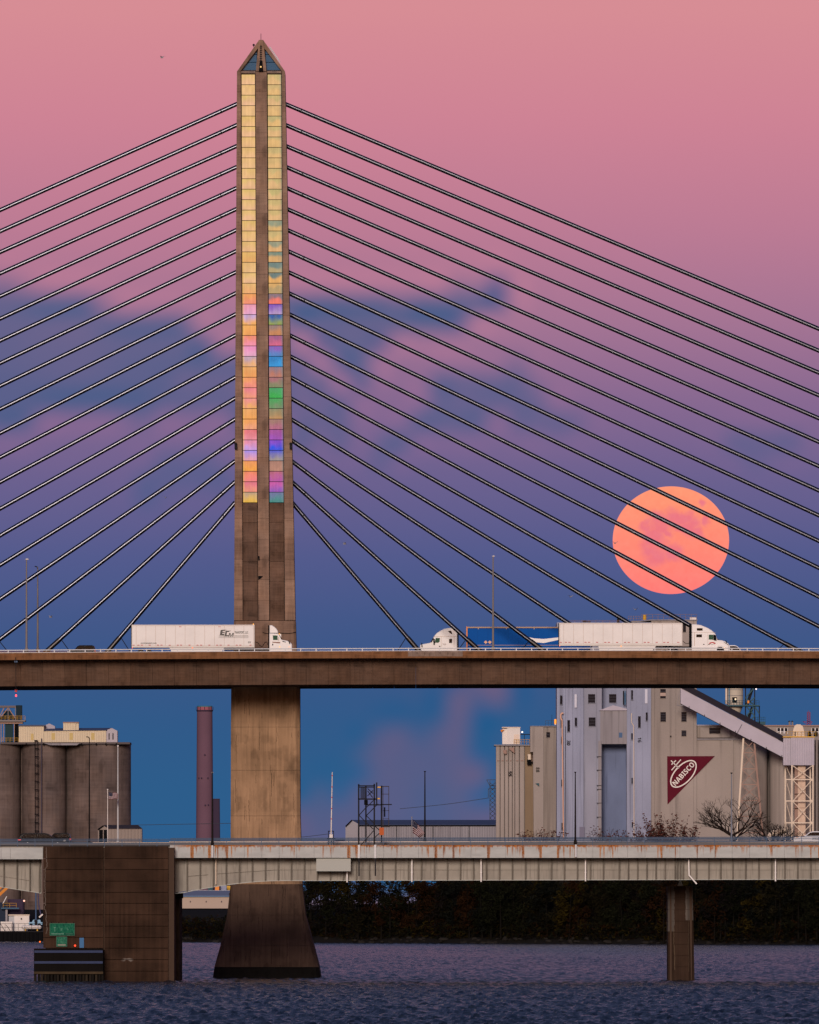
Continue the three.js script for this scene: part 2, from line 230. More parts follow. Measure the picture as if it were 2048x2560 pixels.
{ // the dark wood on the far bank reads as one mass: trunks and a crown of leaf clumps
  const r = rng(21), leaf = new THREE.BufferGeometry(), lv = [];
  for (let i = 0; i < 5; i++) { const a = r() * 6.28, b = (r() - 0.5) * 1.4, c = V(Math.cos(a) * 0.55, (r() - 0.5) * 0.9, Math.sin(a) * 0.55), u = V(Math.cos(a + 1.2), b, Math.sin(a + 1.2)).multiplyScalar(0.42), w = V(-Math.sin(a), 0.8 - r(), Math.cos(a)).multiplyScalar(0.34); const p = [c.clone().sub(u), c.clone().add(w), c.clone().add(u), c.clone().sub(w)]; lv.push(...p[0].toArray(), ...p[1].toArray(), ...p[2].toArray(), ...p[0].toArray(), ...p[2].toArray(), ...p[3].toArray()); }
  leaf.setAttribute('position', new THREE.Float32BufferAttribute(lv, 3)); leaf.computeVertexNormals();
  const spots = [], cols = [], trunks = [], limbs = new THREE.Color();
  const tones = [[0.007, 0.008, 0.004], [0.009, 0.008, 0.004], [0.005, 0.006, 0.005], [0.020, 0.015, 0.003], [0.015, 0.007, 0.003], [0.006, 0.005, 0.005]];  // near-black leaf tones: shadow over the low bank is put into the colour
  for (let t = 0; t < 150; t++) {
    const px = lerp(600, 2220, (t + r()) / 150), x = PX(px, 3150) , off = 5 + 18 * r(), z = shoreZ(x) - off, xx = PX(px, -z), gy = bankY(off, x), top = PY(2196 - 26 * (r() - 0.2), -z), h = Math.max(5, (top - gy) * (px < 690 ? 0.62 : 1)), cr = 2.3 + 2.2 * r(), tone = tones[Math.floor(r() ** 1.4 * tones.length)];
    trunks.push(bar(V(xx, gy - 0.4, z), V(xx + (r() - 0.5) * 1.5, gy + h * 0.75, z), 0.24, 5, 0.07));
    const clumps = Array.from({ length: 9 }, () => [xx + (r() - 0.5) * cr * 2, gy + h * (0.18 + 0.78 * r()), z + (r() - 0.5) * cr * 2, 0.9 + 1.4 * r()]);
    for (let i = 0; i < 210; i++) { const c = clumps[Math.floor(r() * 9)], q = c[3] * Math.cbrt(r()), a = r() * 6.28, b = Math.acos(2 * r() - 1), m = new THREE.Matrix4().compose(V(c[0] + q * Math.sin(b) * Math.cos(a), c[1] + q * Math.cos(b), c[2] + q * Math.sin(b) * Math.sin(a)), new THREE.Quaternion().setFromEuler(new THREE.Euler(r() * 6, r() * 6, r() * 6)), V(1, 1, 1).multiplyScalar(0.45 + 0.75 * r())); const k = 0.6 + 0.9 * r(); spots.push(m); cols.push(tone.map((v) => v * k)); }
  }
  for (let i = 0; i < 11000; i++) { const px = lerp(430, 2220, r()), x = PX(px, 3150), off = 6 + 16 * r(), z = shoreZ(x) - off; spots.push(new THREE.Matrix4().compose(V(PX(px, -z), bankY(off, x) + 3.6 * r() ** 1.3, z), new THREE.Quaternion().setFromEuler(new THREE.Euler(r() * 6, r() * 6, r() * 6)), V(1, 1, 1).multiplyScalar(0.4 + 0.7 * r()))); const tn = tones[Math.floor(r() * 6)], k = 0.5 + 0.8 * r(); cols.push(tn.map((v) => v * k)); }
  const im = new THREE.InstancedMesh(leaf, std(1, 1, 1, 1, { side: THREE.DoubleSide, specularIntensity: 0.05 }), spots.length);
  spots.forEach((m, i) => { im.setMatrixAt(i, m); im.setColorAt(i, limbs.setRGB(...cols[i])); });
  const wood = new THREE.Group(); wood.name = 'far_bank_woodland'; wood.userData.kind = 'stuff'; wood.userData.label = 'dark autumn woodland along the far bank below the girder bridge'; scene.add(wood); origin.set(wood, V(0, 0, 0));
  im.name = 'foliage'; wood.add(im);
  part(wood, 'trunks', merge(trunks), std(0.006, 0.005, 0.004, 1));
}

// ---------------------------------------------------------------- cable-stayed bridge
const crest = (px) => px < 1500 ? 5.5 * ((1500 - px) / 1500) ** 2 : 1.0 * ((px - 1500) / 548) ** 2;    // the deck crowns gently
const FRONT = 1664.2, MID = 1690, BACK = 1706;
const skyway = thing('cable_stayed_bridge', 'tall brown concrete cable-stayed bridge with a glass-fronted pylon crossing the whole view', 'bridge', V(PX(655, MID), 0, -MID));
{
  // box girder in segments, seen from below: web, dark soffit, deck slab
  const outline = (x, dy) => [[1667.0, 1644.5], [1669.2, 1708.6], [1701.6, 1708.6], [1703.8, 1644.5], [1706, 1641], [1706, 1637], [1664.8, 1637], [1664.8, 1642.5]].map(([d, py]) => V(x, PY(py + dy, FRONT), -d));
  const piecewise = (p0, p1, gap) => { const a = PX(p0, FRONT) + gap, b = PX(p1, FRONT) - gap; const r0 = outline(a, crest(p0)), r1 = outline(b, crest(p1)); const v = [], n = 8, tri = (q, w, e) => v.push(q.x, q.y, q.z, w.x, w.y, w.z, e.x, e.y, e.z); for (let i = 0; i < n; i++) { const j = (i + 1) % n; tri(r0[i], r0[j], r1[j]); tri(r0[i], r1[j], r1[i]); } const fan = [[6, 7, 0], [6, 0, 3], [6, 3, 4], [6, 4, 5], [0, 1, 2], [0, 2, 3]]; for (const [q, w, e] of fan) { tri(r0[q], r0[e], r0[w]); tri(r1[q], r1[w], r1[e]); } const g = new THREE.BufferGeometry(); g.setAttribute('position', new THREE.Float32BufferAttribute(v, 3)); g.computeVertexNormals(); return muv(g); };
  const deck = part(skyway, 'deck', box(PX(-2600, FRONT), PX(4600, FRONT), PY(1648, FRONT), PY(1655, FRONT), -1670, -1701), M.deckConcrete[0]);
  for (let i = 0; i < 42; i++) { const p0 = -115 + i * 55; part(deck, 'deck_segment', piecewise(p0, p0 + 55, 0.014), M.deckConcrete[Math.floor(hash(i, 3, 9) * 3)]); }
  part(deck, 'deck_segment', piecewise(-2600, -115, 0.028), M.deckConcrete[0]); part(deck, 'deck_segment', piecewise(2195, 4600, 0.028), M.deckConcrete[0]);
  // edge parapet and road
  for (let i = 0; i < 13; i++) { const p0 = -120 + i * 180, p1 = p0 + 180, a = PX(p0, FRONT), b = PX(p1, FRONT) - 0.015, y = (py, px) => PY(py + crest(px), FRONT); const ring = (x, px) => [V(x, y(1644.6, px), -FRONT), V(x, y(1627.2, px), -FRONT), V(x, y(1627.2, px), -FRONT - 0.4), V(x, y(1644.6, px), -FRONT - 0.55)]; part(deck, 'parapet', loft([ring(a, p0), ring(b, p1)]), M.parapet); }
  for (const [p0, p1] of [[-2600, -120], [2220, 4600]]) part(deck, 'parapet', rect(p0, 1627.2 + crest(p0 < 0 ? -120 : 2220), p1, 1644.6 + crest(p0 < 0 ? -120 : 2220), FRONT, 0.5), M.parapet);
  part(deck, 'parapet_patch', rect(1020, 1627.5, 1157, 1641, FRONT - 0.012, 0.05), M.parapetPatch, 'grey repaired patch on the parapet face');
  part(deck, 'parapet', rect(-2600, 1630, 4600, 1641, BACK - 0.5, 0.45), M.parapet);
  part(deck, 'road_surface', box(PX(-2600, FRONT), PX(4600, FRONT), PY(1637.6, FRONT), PY(1636.6, FRONT), -FRONT - 0.7, -BACK + 0.6), M.asphalt);
  part(deck, 'median_barrier', rect(-2600, 1628.5, 4600, 1641, MID - 1.2, 0.5), M.parapet);
  // aluminium railing
  const rail = part(skyway, 'railing', merge([[1620.4, 0.075], [1626.4, 0.05]].flatMap(([py, r]) => Array.from({ length: 32 }, (_, i) => { const p0 = -200 + i * 76.8, p1 = p0 + 76.8; return muv(bar(V(PX(p0, FRONT), PY(py + crest(p0), FRONT), -FRONT - 0.25), V(PX(p1, FRONT), PY(py + crest(p1), FRONT), -FRONT - 0.25), r, 6)); }))), M.galv);
  const post = merge([new THREE.BoxGeometry(0.13, 0.42, 0.16).translate(0, 0.21, 0), new THREE.BoxGeometry(0.30, 0.06, 0.26).translate(0, 0.03, 0)].map(muv));
  for (let i = 0; i < 63; i++) { const px = -172 + i * 38.5; piece(rail, 'post', post, M.galv, V(PX(px, FRONT), PY(1627.2 + crest(px), FRONT), -FRONT - 0.25)); }

  // pylon shaft: three proud concrete strips, stacked lift by lift, with glass columns between
  const S = 1685.6, R = 1686.7, shaft = part(skyway, 'pylon', poly([[594, 180], [711, 180], [737, 1552], [587, 1552]], R, 7.4), M.darkSteel);
  const edge = { l0: (y) => lerp(592.6, 585.2, (y - 178) / 1373), l1: (y) => lerp(602, 607, (y - 178) / 1373), c0: (y) => lerp(639, 646.3, (y - 178) / 1373), c1: (y) => lerp(667.2, 673.5, (y - 178) / 1373), r0: (y) => lerp(704.6, 712.6, (y - 178) / 1373), r1: (y) => lerp(712.6, 738.6, (y - 178) / 1373) };
  for (let k = 0; k < 27; k++) { const y0 = 178 + k * 50.85, y1 = y0 + 50.85 - 0.2; for (const [a, b, nm, th] of [['l0', 'l1', 'left', 8.6], ['c0', 'c1', 'centre', 1.4], ['r0', 'r1', 'right', 8.6]]) part(shaft, 'pylon_block', poly([[edge[a](y0), y0], [edge[b](y0), y0], [edge[b](y1), y1], [edge[a](y1), y1]], S, th, 0.02), M.pylonConcrete[Math.floor(hash(k, nm.length, 4) * 3)]); }
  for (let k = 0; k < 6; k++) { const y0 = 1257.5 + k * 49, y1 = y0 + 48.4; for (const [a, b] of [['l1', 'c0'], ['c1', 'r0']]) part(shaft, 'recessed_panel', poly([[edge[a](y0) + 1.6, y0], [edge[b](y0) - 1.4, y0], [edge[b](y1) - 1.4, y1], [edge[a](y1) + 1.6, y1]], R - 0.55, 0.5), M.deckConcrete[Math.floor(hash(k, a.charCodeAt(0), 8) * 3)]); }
  part(shaft, 'pylon_block', loft([ringOf(PX(583.6, S), PX(742.5, S), PY(1668, S), -S, -1694.4, 0.25), ringOf(PX(584.8, S), PX(739, S), PY(1552, S), -S, -1694.4, 0.25)]), M.pylonConcrete[1]);
  // glass columns: 41 panes each, LED light and sunset reflection put in as glow
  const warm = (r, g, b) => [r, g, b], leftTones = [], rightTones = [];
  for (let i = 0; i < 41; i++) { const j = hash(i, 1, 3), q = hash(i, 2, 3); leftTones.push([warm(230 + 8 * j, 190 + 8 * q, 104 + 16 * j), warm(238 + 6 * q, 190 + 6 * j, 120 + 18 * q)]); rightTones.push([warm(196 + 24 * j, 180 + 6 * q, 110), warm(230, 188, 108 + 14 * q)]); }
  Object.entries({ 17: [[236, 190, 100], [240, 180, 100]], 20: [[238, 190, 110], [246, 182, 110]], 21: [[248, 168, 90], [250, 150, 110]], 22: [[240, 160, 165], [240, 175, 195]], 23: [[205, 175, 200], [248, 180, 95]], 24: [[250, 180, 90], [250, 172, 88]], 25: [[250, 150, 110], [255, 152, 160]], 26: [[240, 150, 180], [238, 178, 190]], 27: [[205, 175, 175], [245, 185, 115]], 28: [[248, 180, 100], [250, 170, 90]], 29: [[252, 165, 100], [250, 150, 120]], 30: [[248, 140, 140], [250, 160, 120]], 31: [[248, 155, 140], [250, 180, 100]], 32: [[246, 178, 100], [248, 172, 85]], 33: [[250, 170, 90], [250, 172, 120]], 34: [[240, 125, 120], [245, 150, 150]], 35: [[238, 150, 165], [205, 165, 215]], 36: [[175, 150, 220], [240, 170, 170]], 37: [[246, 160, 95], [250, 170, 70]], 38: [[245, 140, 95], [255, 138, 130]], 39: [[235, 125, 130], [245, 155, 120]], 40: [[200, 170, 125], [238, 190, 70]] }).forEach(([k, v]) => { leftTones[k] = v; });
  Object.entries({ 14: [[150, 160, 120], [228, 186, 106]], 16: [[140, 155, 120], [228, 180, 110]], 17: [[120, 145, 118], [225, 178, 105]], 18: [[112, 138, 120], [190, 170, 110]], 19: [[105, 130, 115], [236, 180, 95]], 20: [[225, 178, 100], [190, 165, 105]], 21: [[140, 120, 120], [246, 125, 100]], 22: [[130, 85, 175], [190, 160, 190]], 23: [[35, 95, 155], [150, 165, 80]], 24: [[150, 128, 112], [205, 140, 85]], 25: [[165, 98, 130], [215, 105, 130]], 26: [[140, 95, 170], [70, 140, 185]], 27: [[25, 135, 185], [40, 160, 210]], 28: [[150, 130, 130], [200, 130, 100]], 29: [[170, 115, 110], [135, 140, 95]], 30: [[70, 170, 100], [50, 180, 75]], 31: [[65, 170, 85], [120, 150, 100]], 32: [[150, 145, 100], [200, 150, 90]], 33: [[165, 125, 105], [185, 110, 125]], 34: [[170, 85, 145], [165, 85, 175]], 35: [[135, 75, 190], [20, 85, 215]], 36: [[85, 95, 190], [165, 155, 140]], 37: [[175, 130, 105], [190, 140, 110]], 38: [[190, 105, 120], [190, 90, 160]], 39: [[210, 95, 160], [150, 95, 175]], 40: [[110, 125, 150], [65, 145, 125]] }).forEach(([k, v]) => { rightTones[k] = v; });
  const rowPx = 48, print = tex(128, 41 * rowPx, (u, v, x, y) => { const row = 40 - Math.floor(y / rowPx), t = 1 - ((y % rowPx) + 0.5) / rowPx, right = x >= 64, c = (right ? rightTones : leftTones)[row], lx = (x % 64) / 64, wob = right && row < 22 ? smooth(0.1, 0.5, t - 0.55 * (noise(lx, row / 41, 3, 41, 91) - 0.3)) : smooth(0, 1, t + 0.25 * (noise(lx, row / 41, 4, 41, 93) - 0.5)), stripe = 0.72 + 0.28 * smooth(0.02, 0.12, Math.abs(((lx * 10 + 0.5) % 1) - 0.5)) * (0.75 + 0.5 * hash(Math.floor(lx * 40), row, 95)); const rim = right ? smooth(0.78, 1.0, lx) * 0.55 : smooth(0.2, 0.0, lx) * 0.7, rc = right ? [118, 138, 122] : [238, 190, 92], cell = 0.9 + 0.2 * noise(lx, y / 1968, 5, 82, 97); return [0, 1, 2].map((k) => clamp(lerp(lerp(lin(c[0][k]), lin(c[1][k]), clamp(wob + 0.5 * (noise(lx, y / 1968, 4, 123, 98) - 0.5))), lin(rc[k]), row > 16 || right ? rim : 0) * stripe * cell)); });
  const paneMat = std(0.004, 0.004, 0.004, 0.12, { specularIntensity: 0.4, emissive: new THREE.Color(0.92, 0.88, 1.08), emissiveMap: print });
  for (let k = 0; k < 41; k++) { const y0 = 186.4 + k * 26.12, y1 = y0 + 24.5; [['l1', 'c0', 0], ['c1', 'r0', 1]].forEach(([a, b, side]) => { const xl = edge[a](y0) + 2.4, xr = edge[b](y0) - 1.8, g = poly([[xl, y0], [xr, y0], [edge[b](y1) - 1.8, y1], [edge[a](y1) + 2.4, y1]], R - 0.25, 0.16); const p = g.attributes.position, uv = g.attributes.uv; for (let i = 0; i < p.count; i++) uv.setXY(i, (side + 0.03 + 0.94 * clamp((p.getX(i) - PX(xl, R)) / (PX(xr, R) - PX(xl, R)))) / 2, (40 - k + 0.02 + 0.96 * clamp((p.getY(i) - PY(y1, R)) / (PY(y0, R) - PY(y1, R)))) / 41); part(shaft, 'glowing_glass_pane', g, paneMat); }); }
  // pointed cap with blue glazing
  const blueGlass = std(0.012, 0.085, 0.19, 0.1, { specularIntensity: 0.5 });
  part(shaft, 'cap_core', poly([[600, 178], [706, 178], [657, 112], [649, 112]], R + 0.3, 6), M.darkSteel);
  part(shaft, 'cap_rib', poly([[593, 178], [602, 177.5], [648, 117], [648, 99.6]], S, 8.4, 0.05), M.pylonConcrete[1]);
  part(shaft, 'cap_rib', poly([[712.4, 178], [704, 177.5], [658, 117], [658, 99.6]], S, 8.4, 0.05), M.pylonConcrete[1]);
  part(shaft, 'cap_rib', poly([[647.4, 99.6], [658.6, 99.6], [666.4, 178], [639.4, 178]], S - 0.3, 8.0, 0.05), M.pylonConcrete[2]);
  for (const [y0, y1] of [[123, 135.6], [137, 155], [156.4, 175.4]]) { const e = (y) => (177 - y) / 77.4 * 54.3; part(shaft, 'blue_cap_pane', poly([[593 + e(y0) + 8.2, y0], [642, y0], [642, y1], [593 + e(y1) + 8.2, y1]], R - 0.3, 0.3), blueGlass); part(shaft, 'blue_cap_pane', poly([[664, y0], [712.4 - e(y0) - 8.2, y0], [712.4 - e(y1) - 8.2, y1], [664, y1]], R - 0.3, 0.3), blueGlass); }
  for (const [x0, x1] of [[602.5, 638.5], [668, 703.5]]) part(shaft, 'cross_tube', muv(bar(at(x0, 180.4, R - 0.5), at(x1, 180.4, R - 0.5), 0.2, 10)), M.parapetPatch);
  part(shaft, 'beacon_housing', poly([[649.5, 151], [655.8, 151], [658.4, 178], [647.4, 178]], S - 0.6, 0.5, 0.04), M.black);
  part(shaft, 'beacon_light', muv(new THREE.SphereGeometry(0.11, 10, 8).translate(PX(652.4, S), PY(168, S), -S + 0.72)), std(0.2, 0.15, 0.1, 0.4, { emissive: new THREE.Color(1.0, 0.62, 0.22) }));
  part(shaft, 'cap_ladder', merge([muv(bar(at(652.4, 112, S - 0.45), at(652.4, 151, S - 0.45), 0.05, 5)), ...[116, 120, 126, 131, 136, 141, 146].map((y) => muv(bar(at(649.6, y, S - 0.42), at(655.4, y, S - 0.42), 0.04, 4)))]), M.darkSteel);
  part(shaft, 'antenna', muv(bar(at(652.6, 100, MID), at(652.6, 84, MID), 0.035, 5)), M.darkSteel);
  part(shaft, 'cap_steps', merge(Array.from({ length: 10 }, (_, i) => { const t = i / 9, x = lerp(674.5, 699.5, t), y = lerp(116.5, 153, t); return muv(bar(at(x, y + 5, MID), at(x, y, MID), 0.06, 5)); }).concat([muv(bar(at(674.5, 116.5, MID), at(699.5, 153, MID), 0.05, 5))])), M.galv);
  part(shaft, 'floodlight', merge([muv(new THREE.SphereGeometry(0.16, 8, 6).translate(PX(634.5, MID), PY(112.5, MID), -MID)), muv(bar(at(634.5, 118, MID), at(634.5, 112, MID), 0.04, 5))]), M.darkSteel);
  for (const x of [589.5, 727.2]) part(shaft, 'warning_beacon', merge([muv(new THREE.SphereGeometry(0.2, 8, 6).translate(PX(x, S - 0.6), PY(1110, S), -S + 0.6)), rect(x - 3, 1112, x + 3, 1122, S - 0.9, 0.9)]), M.darkSteel);
  part(shaft, 'access_hatch', poly([[645.4, 1390], [649, 1390], [649.8, 1401], [646, 1401]], S - 0.02, 0.1), M.black);
  part(shaft, 'access_hatch', poly([[646, 1440], [658, 1440], [653, 1446], [646.4, 1450]], S - 0.02, 0.1), M.black);
  part(shaft, 'slung_cable', muv(new THREE.TubeGeometry(new THREE.CatmullRomCurve3([[657, 1581], [668, 1584], [690, 1582], [712, 1583.5], [726, 1583.5], [740, 1580]].map(([x, y]) => at(x, y, S - 0.06))), 24, 0.04, 5)), M.black);

  // pier under the deck, flaring into the river
  const lev = [[2447.5, 523, 810, 1680.0], [2418, 536, 797.5, 1681.0], [2364, 551, 784, 1682.2], [2288, 568, 764, 1684], [2211, 576.5, 755.5, 1685.4], [2040, 577, 750.5, 1686], [1926, 577.3, 750, 1686], [1818, 577.5, 749.7, 1686], [1705, 578, 749.5, 1686]];
  const cracks = tex(1024, 1024, (() => { const lines = [], r = rng(77); for (let i = 0; i < 90; i++) { let x = r() * 1024, y = r() * 900; const n = 20 + Math.floor(r() * 90), w = r() < 0.25 ? 1.7 : 0.8; for (let k = 0; k < n; k++) { lines.push([x, y, w * (0.5 + r())]); x += (r() - 0.5) * 2.4; y += 2.2; } } const f = new Float32Array(1024 * 1024); for (const [x, y, w] of lines) for (let a = -2; a <= 2; a++) for (let b = -2; b <= 2; b++) { const i = mod(Math.round(y) + b, 1024) * 1024 + mod(Math.round(x) + a, 1024), k = clamp(w + 0.4 - Math.hypot(a, b) * 0.9); if (k > f[i]) f[i] = k; } return (u, v, x, y) => { const big = fbm(u, v, 4, 4, 4, 101), st = fbm(u, v, 60, 3, 3, 103), gr = hash(x, y, 8), patch = (hash(Math.floor(u * 5), Math.floor(v * 7), 107) - 0.5) * 0.10, blot = smooth(0.5, 0.72, fbm(u, v, 10, 8, 4, 109)), g = (0.60 + 0.55 * (big - 0.3) + 0.34 * (st - 0.5) + 0.14 * (gr - 0.5) + patch - 0.14 * blot) * (1 - 0.8 * f[y * 1024 + x]); return [g, g * 0.985, g * 0.97]; }; })());
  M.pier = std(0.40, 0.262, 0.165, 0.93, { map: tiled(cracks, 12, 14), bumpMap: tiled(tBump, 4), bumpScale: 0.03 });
  M.shadedPierBase = std(0.115, 0.075, 0.056, 0.93, { map: tiled(cracks, 11, 13), bumpMap: tiled(tBump, 4), bumpScale: 0.03 });  // shaded copy of the pier concrete, the shadow darkened into its colour
  const pier = part(skyway, 'pylon_pier', box(PX(590, 1684), PX(738, 1684), -3, PY(1712, 1684), -1688, -1698), M.pylonConcrete[0]);
  for (let k = 0; k < lev.length - 1; k++) { const [yb, lb, rb, db] = lev[k], [yt, lt, rt, dt] = lev[k + 1], c = 0.45; part(pier, k ? 'pier_lift' : 'wet_waterline_band', loft([ringOf(PX(lb, db), PX(rb, db), k ? PY(yb, db) + 0.03 : -3, -db, -1700 - (1684 - db), c), ringOf(PX(lt, dt), PX(rt, dt), PY(yt, dt), -dt, -1700 - (1684 - dt), c)]), k === 0 ? std(0.010, 0.009, 0.008, 0.8, { map: tiled(tConcrete, 6) }) : k < 4 ? M.shadedPierBase : M.pier, k ? undefined : 'dark wet band at the waterline'); }

  // stays: 20 a side, stainless sheath with a sleeve near the deck
  const ry = (k) => 260.6 + 52.55 * k, atRight = [822.4, 877, 932, 988.6, 1046, 1105, 1165.7, 1226.5, 1288.8, 1352.7, 1420, 1492, 1566], deckRight = [2014, 1852, 1703, 1540, 1371, 1210, 1055];
  const atLeft = [525.5, 578.6, 630.6, 683.7, 741, 797, 852, 908, 965, 1023, 1083, 1143.5, 1205.7, 1272, 1339, 1413, 1497.7, 1598], deckLeft = [108, 263];
  const SL = 1636;
  for (let k = 0; k < 20; k++) for (const side of [1, -1]) {
    const y0 = ry(k), x0 = side > 0 ? 714.8 + 0.96 * k : 591 - 0.3 * k;
    let x1; if (side > 0) x1 = k < 13 ? x0 + (SL - y0) * (2048 - x0) / (atRight[k] - y0) : deckRight[k - 13]; else x1 = k < 18 ? x0 - (SL - y0) * x0 / (atLeft[k] - y0) : deckLeft[k - 18];
    const a = at(x0 - side * 3, y0 - 3 * (SL - y0) / Math.abs(x1 - x0), MID), b = at(x1, SL, MID), dir = b.clone().sub(a), L = dir.length(); dir.normalize();
    const c = part(skyway, 'stay_cable', muv(toCreasedNormals(bar(a, b, 0.285, 16), 0.7)), M.steelCable);
    part(c, 'lower_sleeve', muv(bar(b.clone().addScaledVector(dir, -2.9), b, 0.33, 14)), M.steelSleeve);
    part(c, 'collar', muv(bar(a.clone().addScaledVector(dir, 2.3), a.clone().addScaledVector(dir, 2.42), 0.31, 14)), M.darkSteel);
    const q = b.clone().addScaledVector(dir, -3.1); part(c, 'damper_strut', muv(bar(q, V(q.x - side * 1.35, PY(1632, MID), -MID), 0.055, 5)), M.darkSteel);
  }
}

// ---------------------------------------------------------------- low girder bridge in front
const FAS = 1619, WEB = 1622.2, GB = 1646;
const low = thing('girder_bridge', 'low grey steel girder bridge with rust streaked fascia in front of the pylon', 'bridge', V(PX(262, 1630), 0, -1632));
{
  const X0 = PX(-40, FAS), X1 = PX(2100, FAS), Y0 = PY(2146, FAS), Y1 = PY(2112, FAS), step = 43.55;
  const rustMap = tex(2048, 96, (u, v, x, y) => {
    const px = -40 + u * 2140, j = Math.abs(((px - 437) / step) - Math.round((px - 437) / step)) * step, top = 1 - v;
    const right = smooth(420, 470, px), n = Math.round((px - 437) / step), s = smooth(0.34, 0.66, fbm(u, 0.5, 90, 2, 3, 111)), seam = j < 2.2 + 2.6 * hash(n, 9, 117) ? smooth(0.25, 0.75, hash(n, 5, 117)) : 0;
    const x2 = Math.floor(x / 3), fine = hash(x2, 3, 113) > 0.62 ? 1 : hash(x, 4, 113) > 0.8 ? 0.6 : 0, len = 0.12 + (hash(x2, 1, 113) ** 2 * 1.3 + 0.2) * s * fine + 1.6 * seam;
    const a = right * clamp(fine * s * 0.95 + seam * 1.3) * smooth(len, len * 0.35, top) * (0.6 + 0.5 * hash(x, Math.floor(y / 5), 119)), lip = right * smooth(0.16, 0.03, top - 0.10 * hash(x2, 2, 121)) * (0.7 + 0.3 * s), k = clamp(Math.max(a, lip));
    const g = 0.355 + 0.11 * fbm(u, v, 90, 4, 3, 123) + 0.03 * (hash(x, y, 12) - 0.5), dark = hash(Math.floor(x / 3), 7, 125);
    return [lerp(g * 0.97, 0.40 - 0.2 * dark, k), lerp(g * 1.02, 0.135 - 0.075 * dark, k), lerp(g * 1.02, 0.014, k)];
  });
  M.girderFascia = std(1, 1, 1, 0.75, { map: rustMap });
  const roadDeck = part(low, 'deck', box(PX(-1800, FAS), PX(3800, FAS), PY(2141, FAS), PY(2116, FAS), -FAS - 0.5, -GB), M.girderWeb);  // bridge deck slab, coloured like the girder web
  part(roadDeck, 'road_surface', box(PX(-1800, FAS), PX(3800, FAS), PY(2116, FAS), PY(2112.5, FAS), -FAS - 0.35, -GB + 0.3), M.asphalt);
  const panel = (p0, p1, y0, y1) => part(low, 'fascia_panel', puv(rect(p0 + 0.25, y0, p1 - 0.25, y1, FAS, 0.35), X0, X1, Y0, Y1), M.girderFascia);
  for (let i = 0; i < 39; i++) { const p0 = i ? 437 + (i - 1) * step : 425, p1 = 437 + i * step; panel(p0, p1, 2112.8, 2144.6); }
  for (const [a, b] of [[-40, 3], [3, 26], [26, 107.5]]) panel(a, b, 2119, 2148);
  part(low, 'fascia_panel', rect(2096, 2112.8, 3800, 2144.6, FAS, 0.35), M.girderTrim); part(low, 'fascia_panel', rect(-1800, 2119, -40, 2148, FAS, 0.35), M.girderTrim);
  // main girder: web, bottom flange following the haunch, stiffeners
  const under = (px) => px < 108 ? lerp(2217, 2233, clamp(px / 104)) : px < 452 ? 2234 : px < 700 ? 2201.5 + 32 * ((700 - px) / 250) ** 1.75 : lerp(2201.5, 2198, (px - 700) / 1350);
  const girder = part(low, 'main_girder', merge([
    poly([[425, 2143], [3800, 2143], [3800, 2198], ...Array.from({ length: 40 }, (_, i) => { const x = 2050 - i * 41; return [x, under(x) - 1]; }).filter(([x]) => x > 452), [425, 2233]], WEB, 0.3),
    poly([[-1800, 2146], [104, 2146], [104, 2232], [0, 2216], [-900, 2160], [-1800, 2160]], WEB, 0.3)]), M.girderWeb);
  part(girder, 'far_girder', merge([rect(425, 2143, 3800, 2190, GB - 2, 0.4)]), M.girderWeb);
  const fl = []; for (let i = 0; i < 62; i++) { const a = 432 + i * 27, b = a + 27; fl.push(beam(V(PX(a, WEB), PY(under(a), WEB), -WEB - 0.05), V(PX(b, WEB), PY(under(b), WEB), -WEB - 0.05), 0.10, 0.9)); }
  fl.push(beam(V(PX(-30, WEB), PY(2212, WEB), -WEB - 0.05), V(PX(104, WEB), PY(2233, WEB), -WEB - 0.05), 0.1, 0.9), beam(V(PX(2100, WEB), PY(2198, WEB), -WEB - 0.05), V(PX(3800, WEB), PY(2198, WEB), -WEB - 0.05), 0.1, 0.9));
  part(girder, 'bottom_flange', merge(fl), M.girderTrim);
  const shadedRibMat = std(0.17, 0.155, 0.135, 0.9, { map: tiled(tWeather, 3) }), stiff = []; for (let x = 468; x < 690; x += 32.6) stiff.push(x); for (let x = 696; x < 1540; x += 32.5) stiff.push(x); for (const x of [1548, 1571, 1594, 1617, 1640, 1663, 1688, 1694, 1701, 1708, 1741, 1772, 1802, 1832, 1864, 1897, 1929, 1962, 1994, 2027, 2060]) stiff.push(x); for (const x of [10, 43, 75, 99]) stiff.push(x);  // ribs darker than the web, their side shading put into the colour
  for (const x of stiff) part(girder, 'stiffener', box(PX(x, WEB) - 0.08, PX(x, WEB) + 0.08, PY(under(x) - 1, WEB), PY(2146, WEB), -WEB + 0.62, -WEB - 0.02), shadedRibMat);
  part(girder, 'longitudinal_stiffener', merge([[690, 880], [880, 1066], [1080, 1190], [1206, 1400], [1412, 1560], [1568, 1690], [1706, 1985], [2000, 2100]].map(([a, b]) => rect(a, 2173.6, b, 2174.6, WEB - 0.2, 0.22))), M.girderWeb);
  part(girder, 'longitudinal_stiffener', merge([[[470, 2190], [520, 2186]], [[540, 2184], [690, 2174]], [[0, 2189], [75, 2201]]].map(([[a, b], [c, d]]) => beam(at(a, b, WEB - 0.12), at(c, d, WEB - 0.12), 0.06, 0.22))), M.girderWeb);
  part(low, 'machinery_housing', puv(rect(791, 2146.5, 877, 2178, FAS + 0.3, 1.6), X0, X1, Y0 - 40, Y0 - 39), M.girderTrim);
